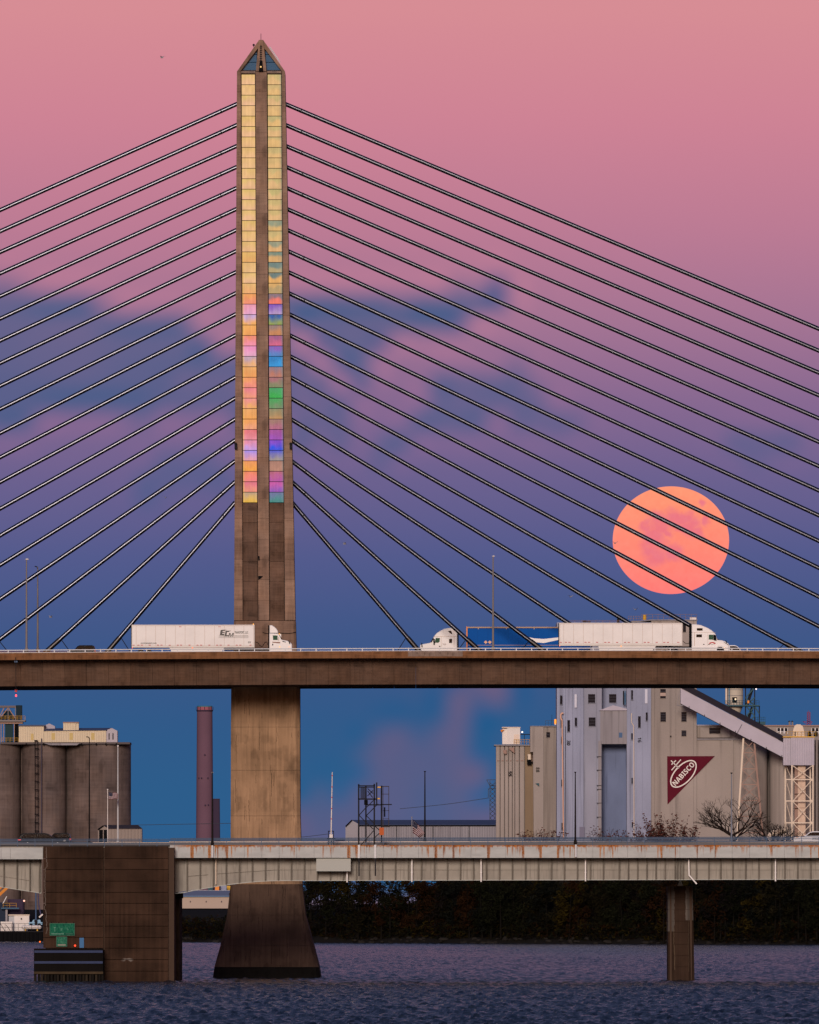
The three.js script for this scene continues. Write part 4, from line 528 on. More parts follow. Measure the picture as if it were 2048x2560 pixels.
  part(cab, 'fuel_cap', muv(new THREE.CylinderGeometry(0.09, 0.09, 0.05, 10).rotateX(Math.PI / 2).translate(PX(1099.6, d), PY(1616, d), -d + 0.02)), M.black);
  part(t, 'frame_rail', rect(1060, 1626, 1476, 1646, d + 0.6, 1.2), M.black);
  for (const x of [1070, 1150, 1172, 1440, 1460]) wheel(t, x, d + 0.12, ROAD(d));
}
function car(label, d, road, nose, tail, top, kind, mats) {     // side view car: nose and tail in photo pixels
  const t = thing(kind, label, 'car', V((PX(nose, d) + PX(tail, d)) / 2, road, -d - 0.95)), L = PX(tail, d) - PX(nose, d), y = (f) => road + f, H = top, X = (f) => PX(nose, d) + f * L;
  const ext = (pts, inset, w, m, name, par = t) => { const s = new THREE.Shape(pts.map(([a, b]) => new THREE.Vector2(X(a), y(b * H)))); return part(par, name, muv(new THREE.ExtrudeGeometry(s, { depth: w - 0.12, bevelEnabled: true, bevelSize: 0.06, bevelThickness: 0.06, bevelOffset: -0.06, bevelSegments: 2 }).translate(0, 0, -d - inset - w + 0.06)), m); };
  const body = ext([[0.005, 0.2], [0, 0.42], [0.04, 0.54], [0.25, 0.61], [0.30, 0.64], [0.97, 0.65], [1, 0.5], [0.995, 0.2]], 0, 1.9, mats.body, 'body');
  const roof = ext([[0.24, 0.61], [0.36, 0.93], [0.44, 1], [0.86, 1], [0.94, 0.93], [0.985, 0.62]], 0.12, 1.66, mats.body, 'roof', body);
  ext([[0.275, 0.635], [0.37, 0.9], [0.44, 0.94], [0.585, 0.94], [0.585, 0.635]], 0.085, 1.73, M.glassDark, 'side_window', roof); ext([[0.605, 0.635], [0.605, 0.94], [0.86, 0.94], [0.93, 0.64]], 0.085, 1.73, M.glassDark, 'side_window', roof);
  part(body, 'headlight', muv(new THREE.BoxGeometry(Math.abs(L) * 0.045, 0.13, 0.3).translate(X(0.035), y(0.45 * H), -d - 0.12)), mats.head); part(body, 'tail_light', muv(new THREE.BoxGeometry(Math.abs(L) * 0.06, 0.15, 0.3).translate(X(0.968), y(0.53 * H), -d - 0.12)), mats.tail);
  const rr = 0.36; for (const f of [0.18, 0.80]) { const w = piece(t, 'wheel', wheelGeo, M.rubber, V(X(f), road + rr, -d - 0.14)); w.scale.set(rr / 0.5, rr / 0.5, 0.7); const rim = new THREE.Mesh(rimGeo, M.galv); rim.name = 'rim'; rim.position.set(0, 0, 0.17); w.add(rim); }
  return { t, body, X, y, H, L };
}
const redTail = std(0.35, 0.02, 0.02, 0.4, { emissive: new THREE.Color(0.9, 0.03, 0.02) }), headOff = std(0.75, 0.74, 0.7, 0.2), tailOff = std(0.28, 0.02, 0.02, 0.4);
const paint = (r, g, b) => std(r, g, b, 0.12, { specularIntensity: 0.3 });
{
  const black = { body: paint(0.012, 0.013, 0.015), head: headOff, tail: redTail };
  car('black sports utility car between two stays on the high bridge deck, left side', 1672, ROAD(0), 168, 240, 1.62, 'car', { ...black, tail: tailOff });
  car('white car roof ahead of the plain white semi truck', 1680, ROAD(0), 1874, 1790, 1.78, 'car', { body: paint(0.78, 0.78, 0.8), head: headOff, tail: tailOff });
  const road = PY(2116, FAS) + 0.1;
  car('large black car on the low bridge at far left with chrome window line', 1630, PY(2117, 1630), 166, 45, 1.75, 'car', black);
  car('second black car farther back on the low bridge, half behind the first', 1639, PY(2116, 1639), 108, 178, 1.72, 'car', black);
  const pol = car('white car with dark lettering on the low bridge at the right edge', 1632, PY(2110, 1632), 1984, 2096, 1.62, 'car', { body: paint(0.72, 0.74, 0.78), head: headOff, tail: tailOff });
  part(pol.body, 'door_lettering', decal(2030, 2093.4, 2074, 2099.6, 1631.97), canvasMat(256, 56, (c) => { c.fillStyle = '#14141c'; c.font = 'bold 52px serif'; c.fillText('FREEDOM', 6, 46, 244); }));
  part(pol.body, 'dark_stripe', rect(1996, 2091.2, 2094, 2092.4, 1631.98, 0.02), M.railBlue);
  part(pol.body, 'turn_light', muv(new THREE.BoxGeometry(0.25, 0.1, 0.06).translate(PX(1993, 1632), PY(2093, 1632), -1631.97)), M.orange);
}

// ---------------------------------------------------------------- poles, flags, gantry
function pole(label, x, y0, y1, d, r, mat, head, group) {
  const t = thing('lamp_post', label, 'lamp post', at(x, y1, d), group), p = part(t, 'pole', muv(bar(at(x, y1, d), at(x, y0, d), r * 1.5, 8, r * 0.75)), mat);
  part(t, 'base_plate', muv(new THREE.CylinderGeometry(r * 2.4, r * 2.6, 0.5, 10).translate(PX(x, d), PY(y1, d) + 0.25, -d)), mat);
  head?.(t, p, d); return t;
}
const dome = (x, y, d, r) => muv(new THREE.SphereGeometry(r, 12, 6, 0, 6.2832, 0, 1.7).scale(1, 0.7, 1).translate(PX(x, d), PY(y, d), -d));
pole('grey lamp post with white dome head at far left of the high deck', 66.5, 1397, 1630, 1665, 0.10, M.polePainted, (t, p, d) => part(t, 'lamp_head', dome(68, 1399, d, 0.24), M.whitePaint));
pole('lamp post with dark hooked arm beside the dome-headed one on the high deck', 94.5, 1417, 1630, 1704, 0.10, M.polePainted, (t, p, d) => part(t, 'lamp_arm', muv(new THREE.TubeGeometry(new THREE.CatmullRomCurve3([[94.3, 1424], [93.6, 1418.6], [91, 1416.4], [87, 1416]].map(([x, y]) => at(x, y, d))), 12, 0.075, 6)), M.darkSteel));
pole('tall grey lamp post on the high deck in front of the blue trailer', 1233, 1389, 1627, 1665, 0.10, M.polePainted, (t, p, d) => part(t, 'lamp_head', dome(1234, 1391, d, 0.2), M.whitePaint));
const cup = (x, y) => (t, p, d) => part(t, 'lamp_head', muv(new THREE.CylinderGeometry(0.17, 0.08, 0.16, 10).translate(PX(x, d), PY(y, d), -d)), M.poleDark);
pole('black lamp post in front of the distant chimney on the low bridge', 531, 1931, 2113, FAS - 0.3, 0.085, M.poleDark, (t, p, d) => { part(t, 'lamp_head', rect(528.6, 1930, 533.4, 1933, d, 0.3), M.polePainted); part(t, 'bracket_sleeve', muv(bar(at(531, 2144, d), at(531, 2112, d), 0.13, 8)), M.galv); });
pole('black lamp post beside the flag on the low bridge', 1062.5, 1929, 2108, 1644, 0.085, M.poleDark, cup(1062.5, 1929));
pole('black lamp post in front of the pale blue grain elevator', 1438.5, 1931, 2111, FAS - 0.3, 0.085, M.poleDark, (t, p, d) => { cup(1438.5, 1931)(t, p, d); part(t, 'bracket_sleeve', muv(bar(at(1440, 2143, d), at(1440, 2110, d), 0.13, 8)), M.galv); });
pole('blue-grey lamp post standing before the bare tree', 1829, 1933, 2104, 1644, 0.075, std(0.17, 0.19, 0.24, 0.5), cup(1829, 1933));
pole('slender pale mast with ball lamp right of the small flag', 295, 1866, 2112, 1644, 0.085, std(0.45, 0.46, 0.48, 0.5), (t, p, d) => part(t, 'lamp_head', muv(new THREE.SphereGeometry(0.13, 10, 8).translate(PX(295, d), PY(1865, d), -d)), M.whitePaint));
pole('dark goose-neck lamp post in front of the brown silos', 223.6, 1846, 2112, 1644, 0.07, M.poleDark, (t, p, d) => part(t, 'lamp_arm', muv(new THREE.TubeGeometry(new THREE.CatmullRomCurve3([[223.6, 1848], [222.6, 1844], [220, 1842.4], [216, 1842.4]].map(([x, y]) => at(x, y, d))), 12, 0.07, 6)), M.poleDark));
const flagTex = (() => { const c = document.createElement('canvas'); c.width = 380; c.height = 200; const x = c.getContext('2d'); for (let i = 0; i < 13; i++) { x.fillStyle = i % 2 ? '#d9d2d4' : '#6a0f1e'; x.fillRect(0, i * 200 / 13, 380, 16); } x.fillStyle = '#0a1238'; x.fillRect(0, 0, 152, 200 * 7 / 13); x.fillStyle = '#cfd3e2'; for (let r = 0; r < 9; r++) for (let k = 0; k < (r % 2 ? 5 : 6); k++) { x.beginPath(); x.arc(13 + k * 25 + (r % 2 ? 12.5 : 0), 12 + r * 11, 3.4, 0, 6.3); x.fill(); } const t = new THREE.CanvasTexture(c); t.colorSpace = THREE.SRGBColorSpace; return std(0.62, 0.60, 0.62, 0.9, { map: t, side: THREE.DoubleSide }); })();
function flag(label, poleX, y0, y1, d, cloth, mat, r) {         // cloth(u, v) gives photo pixels and a depth offset
  const t = thing('flag', label, 'flag', at(poleX, y1, d)); part(t, 'flagpole', muv(bar(at(poleX, y1, d), at(poleX, y0, d), r, 8, r * 0.8)), mat); part(t, 'finial', muv(new THREE.SphereGeometry(r * 1.8, 8, 6).translate(PX(poleX, d), PY(y0, d), -d)), mat);
  const nu = 22, nv = 14, pos = [], uv = [], idx = []; for (let j = 0; j <= nv; j++) for (let i = 0; i <= nu; i++) { const [px, py, dz] = cloth(i / nu, j / nv); pos.push(PX(px, d), PY(py, d), -d + dz); uv.push(i / nu, 1 - j / nv); } for (let j = 0; j < nv; j++) for (let i = 0; i < nu; i++) { const a = j * (nu + 1) + i; idx.push(a, a + nu + 1, a + nu + 2, a, a + nu + 2, a + 1); }
  const g = new THREE.BufferGeometry(); g.setAttribute('position', new THREE.Float32BufferAttribute(pos, 3)); g.setAttribute('uv', new THREE.Float32BufferAttribute(uv, 2)); g.setIndex(idx); g.computeVertexNormals(); part(t, 'flag_cloth', g, flagTex);
}
flag('small striped flag flying straight out in front of the brown silos', 269.3, 1974, 2104, 1640, (u, v) => [272 + u * 24, lerp(1979.6, 1997.6, v) + u * 4 * (1 - v) + 1.2 * Math.sin(u * 7), 0.12 * Math.sin(u * 9 + v * 2)], M.whitePaint, 0.06);
flag('drooping striped flag beside the grey warehouse', 1030, 2043, 2108, 1643, (u, v) => [1032 + u * 29 - 12 * u * v * v + 3 * u * (1 - u), lerp(2048, 2082, v) + 34 * u ** 1.15 * (1 - 0.62 * v), 0.2 * Math.sin(u * 8 + v * 3)], std(0.30, 0.29, 0.30, 0.5), 0.05);
{ // raised crossing-gate arm with its machine
  const d = FAS + 0.9, t = thing('barrier_gate', 'raised white barrier gate arm left of the dark steel tower', 'barrier gate', at(828, 2113, d));
  part(t, 'gate_arm', muv(bar(at(828, 2086, d), at(831, 1930, d), 0.085, 8, 0.05)), M.whitePaint);
  for (const y of [1938, 1966, 1992, 2020, 2046]) part(t, 'arm_band', muv(bar(at(lerp(831, 828, (y - 1930) / 156), y, d), at(lerp(831, 828, (y - 1930) / 156), y + 2.4, d), 0.095, 8)), M.red);
  part(t, 'gate_machine', merge([rect(824, 2086, 832, 2113, d, 0.5)]), M.whitePaint);
  part(t, 'counterweight_frame', merge([rect(820.4, 2077, 822.4, 2113, d, 0.3), rect(833, 2077, 835, 2113, d, 0.3), rect(820.4, 2077, 835, 2079, d, 0.3)]), M.darkSteel);
  part(t, 'guard_rails', merge([2096, 2100.5, 2105, 2109.5].map((y) => rect(817, y, 839, y + 1.6, d - 0.3, 0.12))), M.railBlue);
  part(t, 'second_arm', muv(pbar(834, 2101, 862, 2101, d, 1.2, 6)), M.darkSteel);
}
{ // dark steel gantry tower standing on brackets off the fascia
  const d = FAS - 0.25, b = FAS + 3.2, t = thing('steel_tower', 'dark open steel tower with platform rising from the low bridge', 'tower', at(917, 2113, d));
  for (const [x, y0, y1, q] of [[897, 1960, 2112, d], [936, 1959.6, 2112, d], [915, 1964, 2106, b], [954, 1964, 2106, b]]) part(t, 'column', rect(x - 1.9, y0, x + 1.9, y1, q, 0.25), M.darkSteel);
  const br = (pts) => pts.map(([a, c, e, f, q = d]) => beam(at(a, c, q), at(e, f, q), 0.11, 0.1));
  for (const g of br([[898, 2038, 914, 2020], [898, 2038, 914, 2055], [914, 2055, 935, 2074], [935, 2076, 903, 2112], [916, 2039, 935, 2020, b], [916, 2039, 935, 2058, b], [936, 2064, 952, 2078, b], [938, 2093, 952, 2080, b], [915, 2020, 934, 2001, d], [936, 2018, 946, 2010, d]])) part(t, 'brace', g, M.darkSteel);
  part(t, 'top_frame', merge([rect(896, 1963, 937, 1965.4, d, 0.2), rect(899, 1966.4, 936, 1969, d + 0.4, 0.2), rect(896, 1996, 942, 1999.4, d, 0.3), rect(914, 2010.6, 956, 2013.6, d + 0.4, 0.3), rect(952, 2010, 980, 2012.6, d + 0.4, 0.3)]), M.darkSteel);
  part(t, 'sign_louvres', merge([901.6, 904, 906.4, 908.6, 911, 913.6].map((x) => rect(x, 1969, x + 1.7, 1996, d + 0.3, 0.5))), M.darkSteel);
  for (const g of br([[919, 1971, 933, 1984], [919, 1977, 932, 1994], [919, 1990, 933, 1976]])) part(t, 'brace', g, M.darkSteel);
  part(t, 'control_cabinet', rect(910.6, 2000, 919.8, 2012, d + 0.3, 0.8), M.black);
  part(t, 'signal_bar', merge([rect(940.6, 1956, 943.4, 2012, d + 0.6, 0.3), rect(943.4, 1966.4, 952, 1969.6, d + 0.6, 0.3), rect(943.4, 1995, 950, 1998, d + 0.6, 0.3)]), M.yellow);
  part(t, 'signal_bar', rect(940.4, 1956, 943.6, 2012, d + 0.4, 0.2), M.darkSteel);
  part(t, 'ladder_frame', merge([rect(955, 1965, 972.6, 1967, b, 0.1), rect(971.4, 1966, 973, 2067, b, 0.1), rect(956, 1984.6, 972, 1986, b, 0.1), rect(957, 2026, 973, 2027.2, b, 0.1), rect(957, 2046.4, 973, 2047.6, b, 0.1), rect(955.6, 2065.6, 975, 2068, b, 0.1), rect(957, 1966, 958.6, 2067, b, 0.1)]), std(0.055, 0.045, 0.04, 0.85));
  part(t, 'junction_box', rect(960, 2018, 963.6, 2042, b, 0.2), M.black);
  part(t, 'warning_box', rect(948.6, 2069, 960, 2087.6, d + 0.6, 0.6), std(0.42, 0.085, 0.012, 0.6));
  for (const x of [897.6, 938.4]) { part(t, 'bracket', rect(x - 2.6, 2112, x + 2.6, 2145, FAS - 0.3, 0.3), M.galv); part(t, 'hanger', rect(x - 1.6, 2145, x + 1.8, 2190, FAS - 0.2, 0.3), M.darkSteel); }
}
{ // channel light slung under the high deck
  const d = FRONT - 0.3, t = thing('channel_light', 'red channel light hanging under the high deck at far left', 'light', at(40, 1746, d));
  part(t, 'hanger', muv(pbar(39.2, 1643, 40.4, 1728, d, 0.7, 6)), M.darkSteel); part(t, 'bracket', rect(36, 1652, 44, 1656, d, 0.3), M.railBlue); part(t, 'lamp_body', rect(37.4, 1724.4, 43, 1730, d + 0.1, 0.3), std(0.5, 0.02, 0.02, 0.5));
  part(t, 'lamp_globe', muv(new THREE.SphereGeometry(0.12, 12, 8).scale(1, 1.4, 1).translate(PX(40.4, d), PY(1739, d), -d)), std(0.4, 0.03, 0.03, 0.4, { emissive: new THREE.Color(2.2, 0.18, 0.22) })); part(t, 'cable', muv(pbar(40.4, 1730, 40.4, 1737, d, 0.4, 5)), M.black);
}
{ // gulls
  const mk = () => { const t = new THREE.Group(); const body = new THREE.SphereGeometry(0.1, 8, 6).scale(2.4, 0.8, 0.8), wing = (s) => { const g = new THREE.BufferGeometry(); g.setAttribute('position', new THREE.Float32BufferAttribute([-0.1, 0.02, 0, 0.12, 0.02, 0, 0.06, 0.22, s * 0.36, -0.1, 0.02, 0, 0.06, 0.22, s * 0.36, -0.12, 0.2, s * 0.38, 0.06, 0.22, s * 0.36, -0.18, 0.14, s * 0.75, -0.12, 0.2, s * 0.38], 3)); g.computeVertexNormals(); return muv(g); }; return [muv(body), wing(1), wing(-1)]; };
  const [b, w1, w2] = mk(), gm = std(0.30, 0.30, 0.33, 0.8, { side: THREE.DoubleSide });
  [[127, 1543, 0.6, 'lone gull gliding in the open sky above the black car'], [1427, 1492, 2.2, 'gull flying above the left end of the plain white trailer'], [1589, 1524, 1.0, 'gull flying just below the moon'], [414, 1244, 1.4, 'gull flying between the left stays'], [862, 1360, 0.3, 'gull in the sky right of the pylon shaft'], [1538, 1358, 2.0, 'gull crossing the left rim of the moon'], [405, 144, 2.6, 'gull high in the pink sky left of the pylon tip']].forEach(([x, y, turn, label]) => { const d = 1660, t = thing('gull', label, 'bird', at(x, y, d), 'gulls over the bridge'); const o = at(x, y, d), q = (g) => g.clone().rotateY(turn).translate(o.x, o.y, o.z); part(t, 'body', q(b), gm); part(t, 'wing', q(w1), gm); part(t, 'wing', q(w2), gm); });
}
{ // the moon, just risen and flattened by the air
  const d = 30000, maria = tex(512, 512, (() => { const blobs = [[0.40, 0.64, 0.13], [0.52, 0.70, 0.09], [0.62, 0.70, 0.07], [0.66, 0.62, 0.09], [0.73, 0.57, 0.05], [0.60, 0.60, 0.05], [0.33, 0.50, 0.10], [0.38, 0.36, 0.12], [0.52, 0.36, 0.08], [0.30, 0.42, 0.08], [0.79, 0.66, 0.045], [0.78, 0.83, 0.04], [0.46, 0.55, 0.05], [0.27, 0.60, 0.06]]; return (u, v, x, y) => { const wx = u + 0.12 * (fbm(u, v, 10, 10, 4, 201) - 0.5), wy = v + 0.12 * (fbm(u, v, 10, 10, 4, 203) - 0.5); let m = 0; for (const [a, b, r] of blobs) m = Math.max(m, smooth(1.5, 0.35, Math.hypot(wx - a, wy - b) / r)); m = clamp(m * (0.5 + 0.9 * fbm(u, v, 14, 14, 4, 205))); const g = fbm(u, v, 24, 24, 3, 207) - 0.5, k = v; return [lerp(1.0, 0.84, m), lerp(lerp(0.20, 0.31, k), 0.185, m) * (1 + 0.16 * g), lerp(lerp(0.185, 0.165, k), 0.225, m) * (1 + 0.16 * g)]; }; })());
  const R = 145.5 * A * d, g = new THREE.SphereGeometry(R, 96, 64), p = g.attributes.position, uv = g.attributes.uv; for (let i = 0; i < p.count; i++) uv.setXY(i, 0.5 + p.getX(i) / R / 2, 0.5 + p.getY(i) / R / 2);
  g.scale(1, 0.925, 1); const m = new THREE.Mesh(g, new THREE.MeshStandardMaterial({ color: 0x000000, roughness: 1, emissive: new THREE.Color(1, 1, 1), emissiveMap: maria })); m.name = 'moon'; m.position.copy(at(1677.5, 1350.5, d)); scene.add(m); tag(m, 'full orange moon seen through the stays on the right', 'moon');
}

// ---------------------------------------------------------------- grain mill on the far bank, right
const MD = 3150, GROUND = 8;
const down = (x0, y0, x1, d, thick) => box(PX(x0, d), PX(x1, d), GROUND - 1, PY(y0, d), -d, -d - thick);
const win = (t, x0, y0, x1, y1, d, frame = M.beigeDim, panes = 2) => { const w = part(t, 'window', rect(x0, y0, x1, y1, d - 0.06, 0.1), M.windowGlass); if (x1 - x0 > 9) for (let i = 1; i < panes; i++) part(w, 'glazing_bar', rect(x0, lerp(y0, y1, i / panes) - 0.35, x1, lerp(y0, y1, i / panes) + 0.35, d - 0.14, 0.08), std(0.05, 0.055, 0.08, 0.6)); part(w, 'sill', rect(x0 - 0.8, y1, x1 + 0.8, y1 + 1, d - 0.25, 0.3), frame); };
const font = await new FontLoader().loadAsync('fonts/droid/droid_sans_bold.typeface.json');
function lettering(text, h, depth = 0.04) { const g = new TextGeometry(text, { font, size: h, depth, curveSegments: 5, bevelEnabled: false }); g.computeBoundingBox(); const b = g.boundingBox; return plain(g.translate(-(b.min.x + b.max.x) / 2, -(b.min.y + b.max.y) / 2, 0)); }
const railing = (x0, x1, y0, y1, d, n) => merge([...Array.from({ length: n }, (_, i) => muv(pbar(lerp(x0, x1, i / (n - 1)), y1, lerp(x0, x1, i / (n - 1)), y0, d, 0.42, 4))), muv(pbar(x0, y0, x1, y0, d, 0.42, 4)), muv(pbar(x0, (y0 + y1) / 2, x1, (y0 + y1) / 2, d, 0.36, 4))]);
{ // pale blue-grey elevator
  const t = thing('grain_elevator', 'tall pale blue-grey grain elevator with recessed dark bay and narrow windows', 'building', V(PX(1510, MD), GROUND, -MD - 14));
  const wall = part(t, 'wall', merge([down(1459.4, 1556, 1505, MD + 0.6, 26), down(1505, 1556, 1567, MD + 7, 18), down(1567, 1556, 1628, MD, 26)]), M.lavender);
  for (const [a, b, e] of [[1392.6, 1397.4, 0.5], [1397.6, 1407.4, 0], [1407.8, 1414, 0.35], [1414.2, 1432, -0.2], [1432.4, 1451, 0.15], [1451.2, 1459.2, -0.5]]) part(wall, 'wall_bay', down(a, 1556, b, MD + e, 26), M.lavender);
  for (const [a, b, e] of [[1459.8, 1491, 0.2], [1491.4, 1504.6, 0]]) part(wall, 'wall_bay', down(a, 1557, b, MD + e, 2), M.lavenderDim);
  for (const [a, b, e] of [[1567.2, 1576, -0.3], [1576.4, 1590.6, -0.1], [1591, 1606, -0.35], [1606.2, 1627.6, -0.2]]) part(wall, 'wall_bay', down(a, 1557, b, MD + e, 2), M.lavender);
  part(wall, 'recess_wall', down(1505, 1858, 1567.4, MD + 6.6, 1), std(0.16, 0.20, 0.33, 0.85, { map: tiled(tWeather, 20) }));
  const bay = part(t, 'projecting_bay', rect(1501, 1776, 1567.4, 1860, MD - 0.5, 8), M.bay); part(bay, 'bay_roof', poly([[1498.6, 1776], [1533, 1763], [1567.4, 1772], [1567.4, 1776]], MD - 1, 8.4), M.claddingLilac); part(bay, 'vent_grille', rect(1547.6, 1831.4, 1556, 1844, MD - 0.56, 0.1), std(0.06, 0.12, 0.24, 0.7));
  for (const w of [[1400.4, 1738.6, 1406, 1760.6], [1418.6, 1800.4, 1425, 1829], [1437.2, 1794, 1442.6, 1815], [1402, 1796, 1407, 1817], [1403, 1842, 1407, 1858.6], [1403.6, 1949, 1407, 1966], [1404, 2057, 1407, 2074], [1578.2, 1725.6, 1582.4, 1749.4], [1595.4, 1790.6, 1602, 1819.4], [1614.8, 1781, 1619.4, 1802], [1578.4, 1833, 1582, 1849], [1579, 1944.6, 1582, 1959], [1579.6, 2055, 1582.4, 2067.6]]) win(t, ...w, MD - 0.45, M.lavenderDim);
  for (const w of [[1470.6, 1735.4, 1488, 1757], [1472, 1793.6, 1489, 1815.4], [1523, 1735.4, 1541, 1757]]) win(t, ...w, w[0] > 1520 ? MD + 6.9 : MD, M.lavenderDim, 3);
  for (const v of [[1436.6, 1735.6, 1442.2, 1769], [1612.8, 1723, 1619, 1758.4]]) part(t, 'vent_panel', rect(...v, MD - 0.5, 0.4), std(0.55, 0.57, 0.68, 0.7));
  part(t, 'down_pipe', merge([muv(bar(at(1405.6, 1800, MD - 0.9), at(1409, 2096, MD - 0.9), 0.17, 8)), muv(new THREE.TubeGeometry(new THREE.CatmullRomCurve3([[1405.6, 1801], [1402.6, 1796], [1402.4, 1787], [1405, 1783], [1408.6, 1783.4]].map(([x, y]) => at(x, y, MD - 0.9))), 14, 0.22, 8))]), M.pinkLitPipe, 'pipe with pink light in its colour and a curved top');  // pink light on this pipe is put into its colour
  part(t, 'down_pipe', merge([muv(pbar(1584.6, 1815, 1585.4, 2096, MD - 0.6, 1.0, 8)), muv(pbar(1579, 1783, 1579, 1806, MD - 0.6, 1.0, 8)), muv(pbar(1579, 1806, 1584.6, 1815, MD - 0.6, 1.0, 8))]), M.creamSteel);
  part(t, 'down_pipe', muv(pbar(1414, 1816, 1414.6, 2096, MD - 0.4, 0.8, 6)), M.darkSteel);
  const duct = part(t, 'clad_duct', rect(1496, 1852, 1503.4, 2096, MD - 0.9, 0.7), M.bay); for (const y of [1891, 1924.6, 1963, 1972.6, 2007, 2042]) part(duct, 'duct_bracket', rect(1492.4, y, 1504, y + 1.2, MD - 1.1, 0.9), M.darkSteel);
  for (const [x, y0, y1] of [[1504, 1727, 1769], [1559, 1727, 1762]]) part(t, 'flue', muv(pbar(x, y1, x, y0, MD + 5, 1.5, 8)), M.darkSteel);
  part(t, 'flue', muv(pbar(1563, 1762, 1563, 1727, MD + 5, 1.3, 8)), std(0.05, 0.16, 0.30, 0.6));
  part(t, 'bricked_door', rect(1449, 2067, 1461.6, 2096, MD - 0.65, 0.2), std(0.17, 0.17, 0.24, 0.9));
  for (const [x, y, s] of [[1421.6, 1857, '30'], [1599, 1850, '16']]) part(t, 'wall_number', lettering(s, 0.85).rotateZ(-Math.PI / 2).translate(PX(x, MD), PY(y, MD), -MD + 0.42), M.black);
  part(t, 'roof_railing', railing(1420, 1560, 1551, 1557, MD + 1, 9), M.rustSteel); part(t, 'roof_unit', merge([rect(1457, 1551.6, 1467, 1556, MD + 2, 2), rect(1468, 1552.6, 1477, 1556, MD + 2, 2), rect(1543, 1546.6, 1549, 1556, MD + 2, 2)]), M.darkSteel);
}
{ // beige headhouse tower
  const t = thing('headhouse_tower', 'beige concrete headhouse tower carrying the left part of the red triangle', 'building', V(PX(1690, MD), GROUND, -MD - 12));
  const wall = part(t, 'wall', down(1628.4, 1551, 1742, MD + 0.4, 24), M.beigeDim);
  for (const [a, b] of [[1628.4, 1636.6], [1637, 1689.6], [1690.2, 1734], [1734.4, 1742]]) part(wall, 'wall_bay', down(a, 1552, b, MD, 1.2), M.beige);
  part(wall, 'upper_wall', rect(1578, 1552, 1628.2, 1640, MD + 9, 12), M.beigeDim); part(wall, 'roof_slab', poly([[1570, 1556], [1626, 1548.6], [1744, 1549], [1744, 1551.4], [1626, 1551.6], [1572, 1558]], MD - 0.4, 22), M.bay);
  for (const w of [[1651, 1722.6, 1664.6, 1745.6], [1651.4, 1780.4, 1665, 1804], [1703.8, 1779.8, 1716.6, 1804], [1704, 1826, 1716, 1840.4], [1707.6, 1558, 1715, 1580]]) win(t, ...w, MD, M.beigeDim, 4);
  part(t, 'blind', rect(1651, 1732, 1664.6, 1740, MD - 0.2, 0.05), std(0.42, 0.32, 0.28, 0.8));
  part(t, 'roof_railing', merge([railing(1571, 1604, 1540.6, 1552, MD + 3, 6), railing(1604, 1742, 1536, 1549, MD, 11)]), M.rustSteel);
  part(t, 'roof_vent', muv(new THREE.CylinderGeometry(0.42, 0.46, 1.2, 12).translate(PX(1612, MD), PY(1543, MD), -MD - 2)), M.yellow); part(t, 'roof_unit', rect(1725, 1543.6, 1741, 1549, MD, 2), M.whitePaint); part(t, 'wall_lamp', rect(1675.6, 1839, 1678.6, 1842.6, MD - 0.5, 0.5), M.black);
}
{ // lower beige silos to the right of the tower
  const t = thing('silo_block', 'low beige silo block behind the inclined gallery, right of the tower', 'building', V(PX(1850, MD), GROUND, -MD - 14));
  const wall = part(t, 'wall', down(1742.4, 1849, 1831, MD + 0.2, 24), M.beige);
  part(wall, 'pilaster', down(1828, 1849, 1833, MD - 0.25, 3), M.beige);
  const cyl = (x0, x1, y0, m) => { const r = (PX(x1, MD) - PX(x0, MD)) / 2, h = PY(y0, MD) - GROUND + 1; return muv(new THREE.CylinderGeometry(r, r, h, 40, 1).translate((PX(x0, MD) + PX(x1, MD)) / 2, GROUND - 1 + h / 2, -MD - r * 0.9)); };
  part(t, 'silo', cyl(1806, 1920, 1849), M.beige); part(t, 'silo', cyl(1925, 2042, 1849), M.beige); part(t, 'silo', cyl(2046, 2160, 1849), M.beige);
  part(t, 'back_wall', down(1915, 1852, 1935, MD + 9, 3), M.beigeDim);
  const gal = part(t, 'roof_gallery', rect(1742.4, 1813.6, 1872, 1848, MD + 1.6, 9), M.beigeDim); part(gal, 'gallery_panel', rect(1751, 1819.6, 1824, 1845, MD + 1.5, 0.2), M.beige); part(gal, 'cornice', rect(1742.4, 1811.8, 1872, 1814.4, MD + 1.2, 9.6), M.claddingLilac);
  part(t, 'roof_edge', rect(1742.4, 1846.4, 1858, 1849.6, MD - 0.3, 12), M.bay);
  win(t, 1773.4, 1819.6, 1801, 1834, MD + 1.5, M.beigeDim, 2); part(t, 'roof_pipe', muv(pbar(1744, 1845, 1826, 1844.6, MD + 0.4, 0.9, 6)), M.black);
}
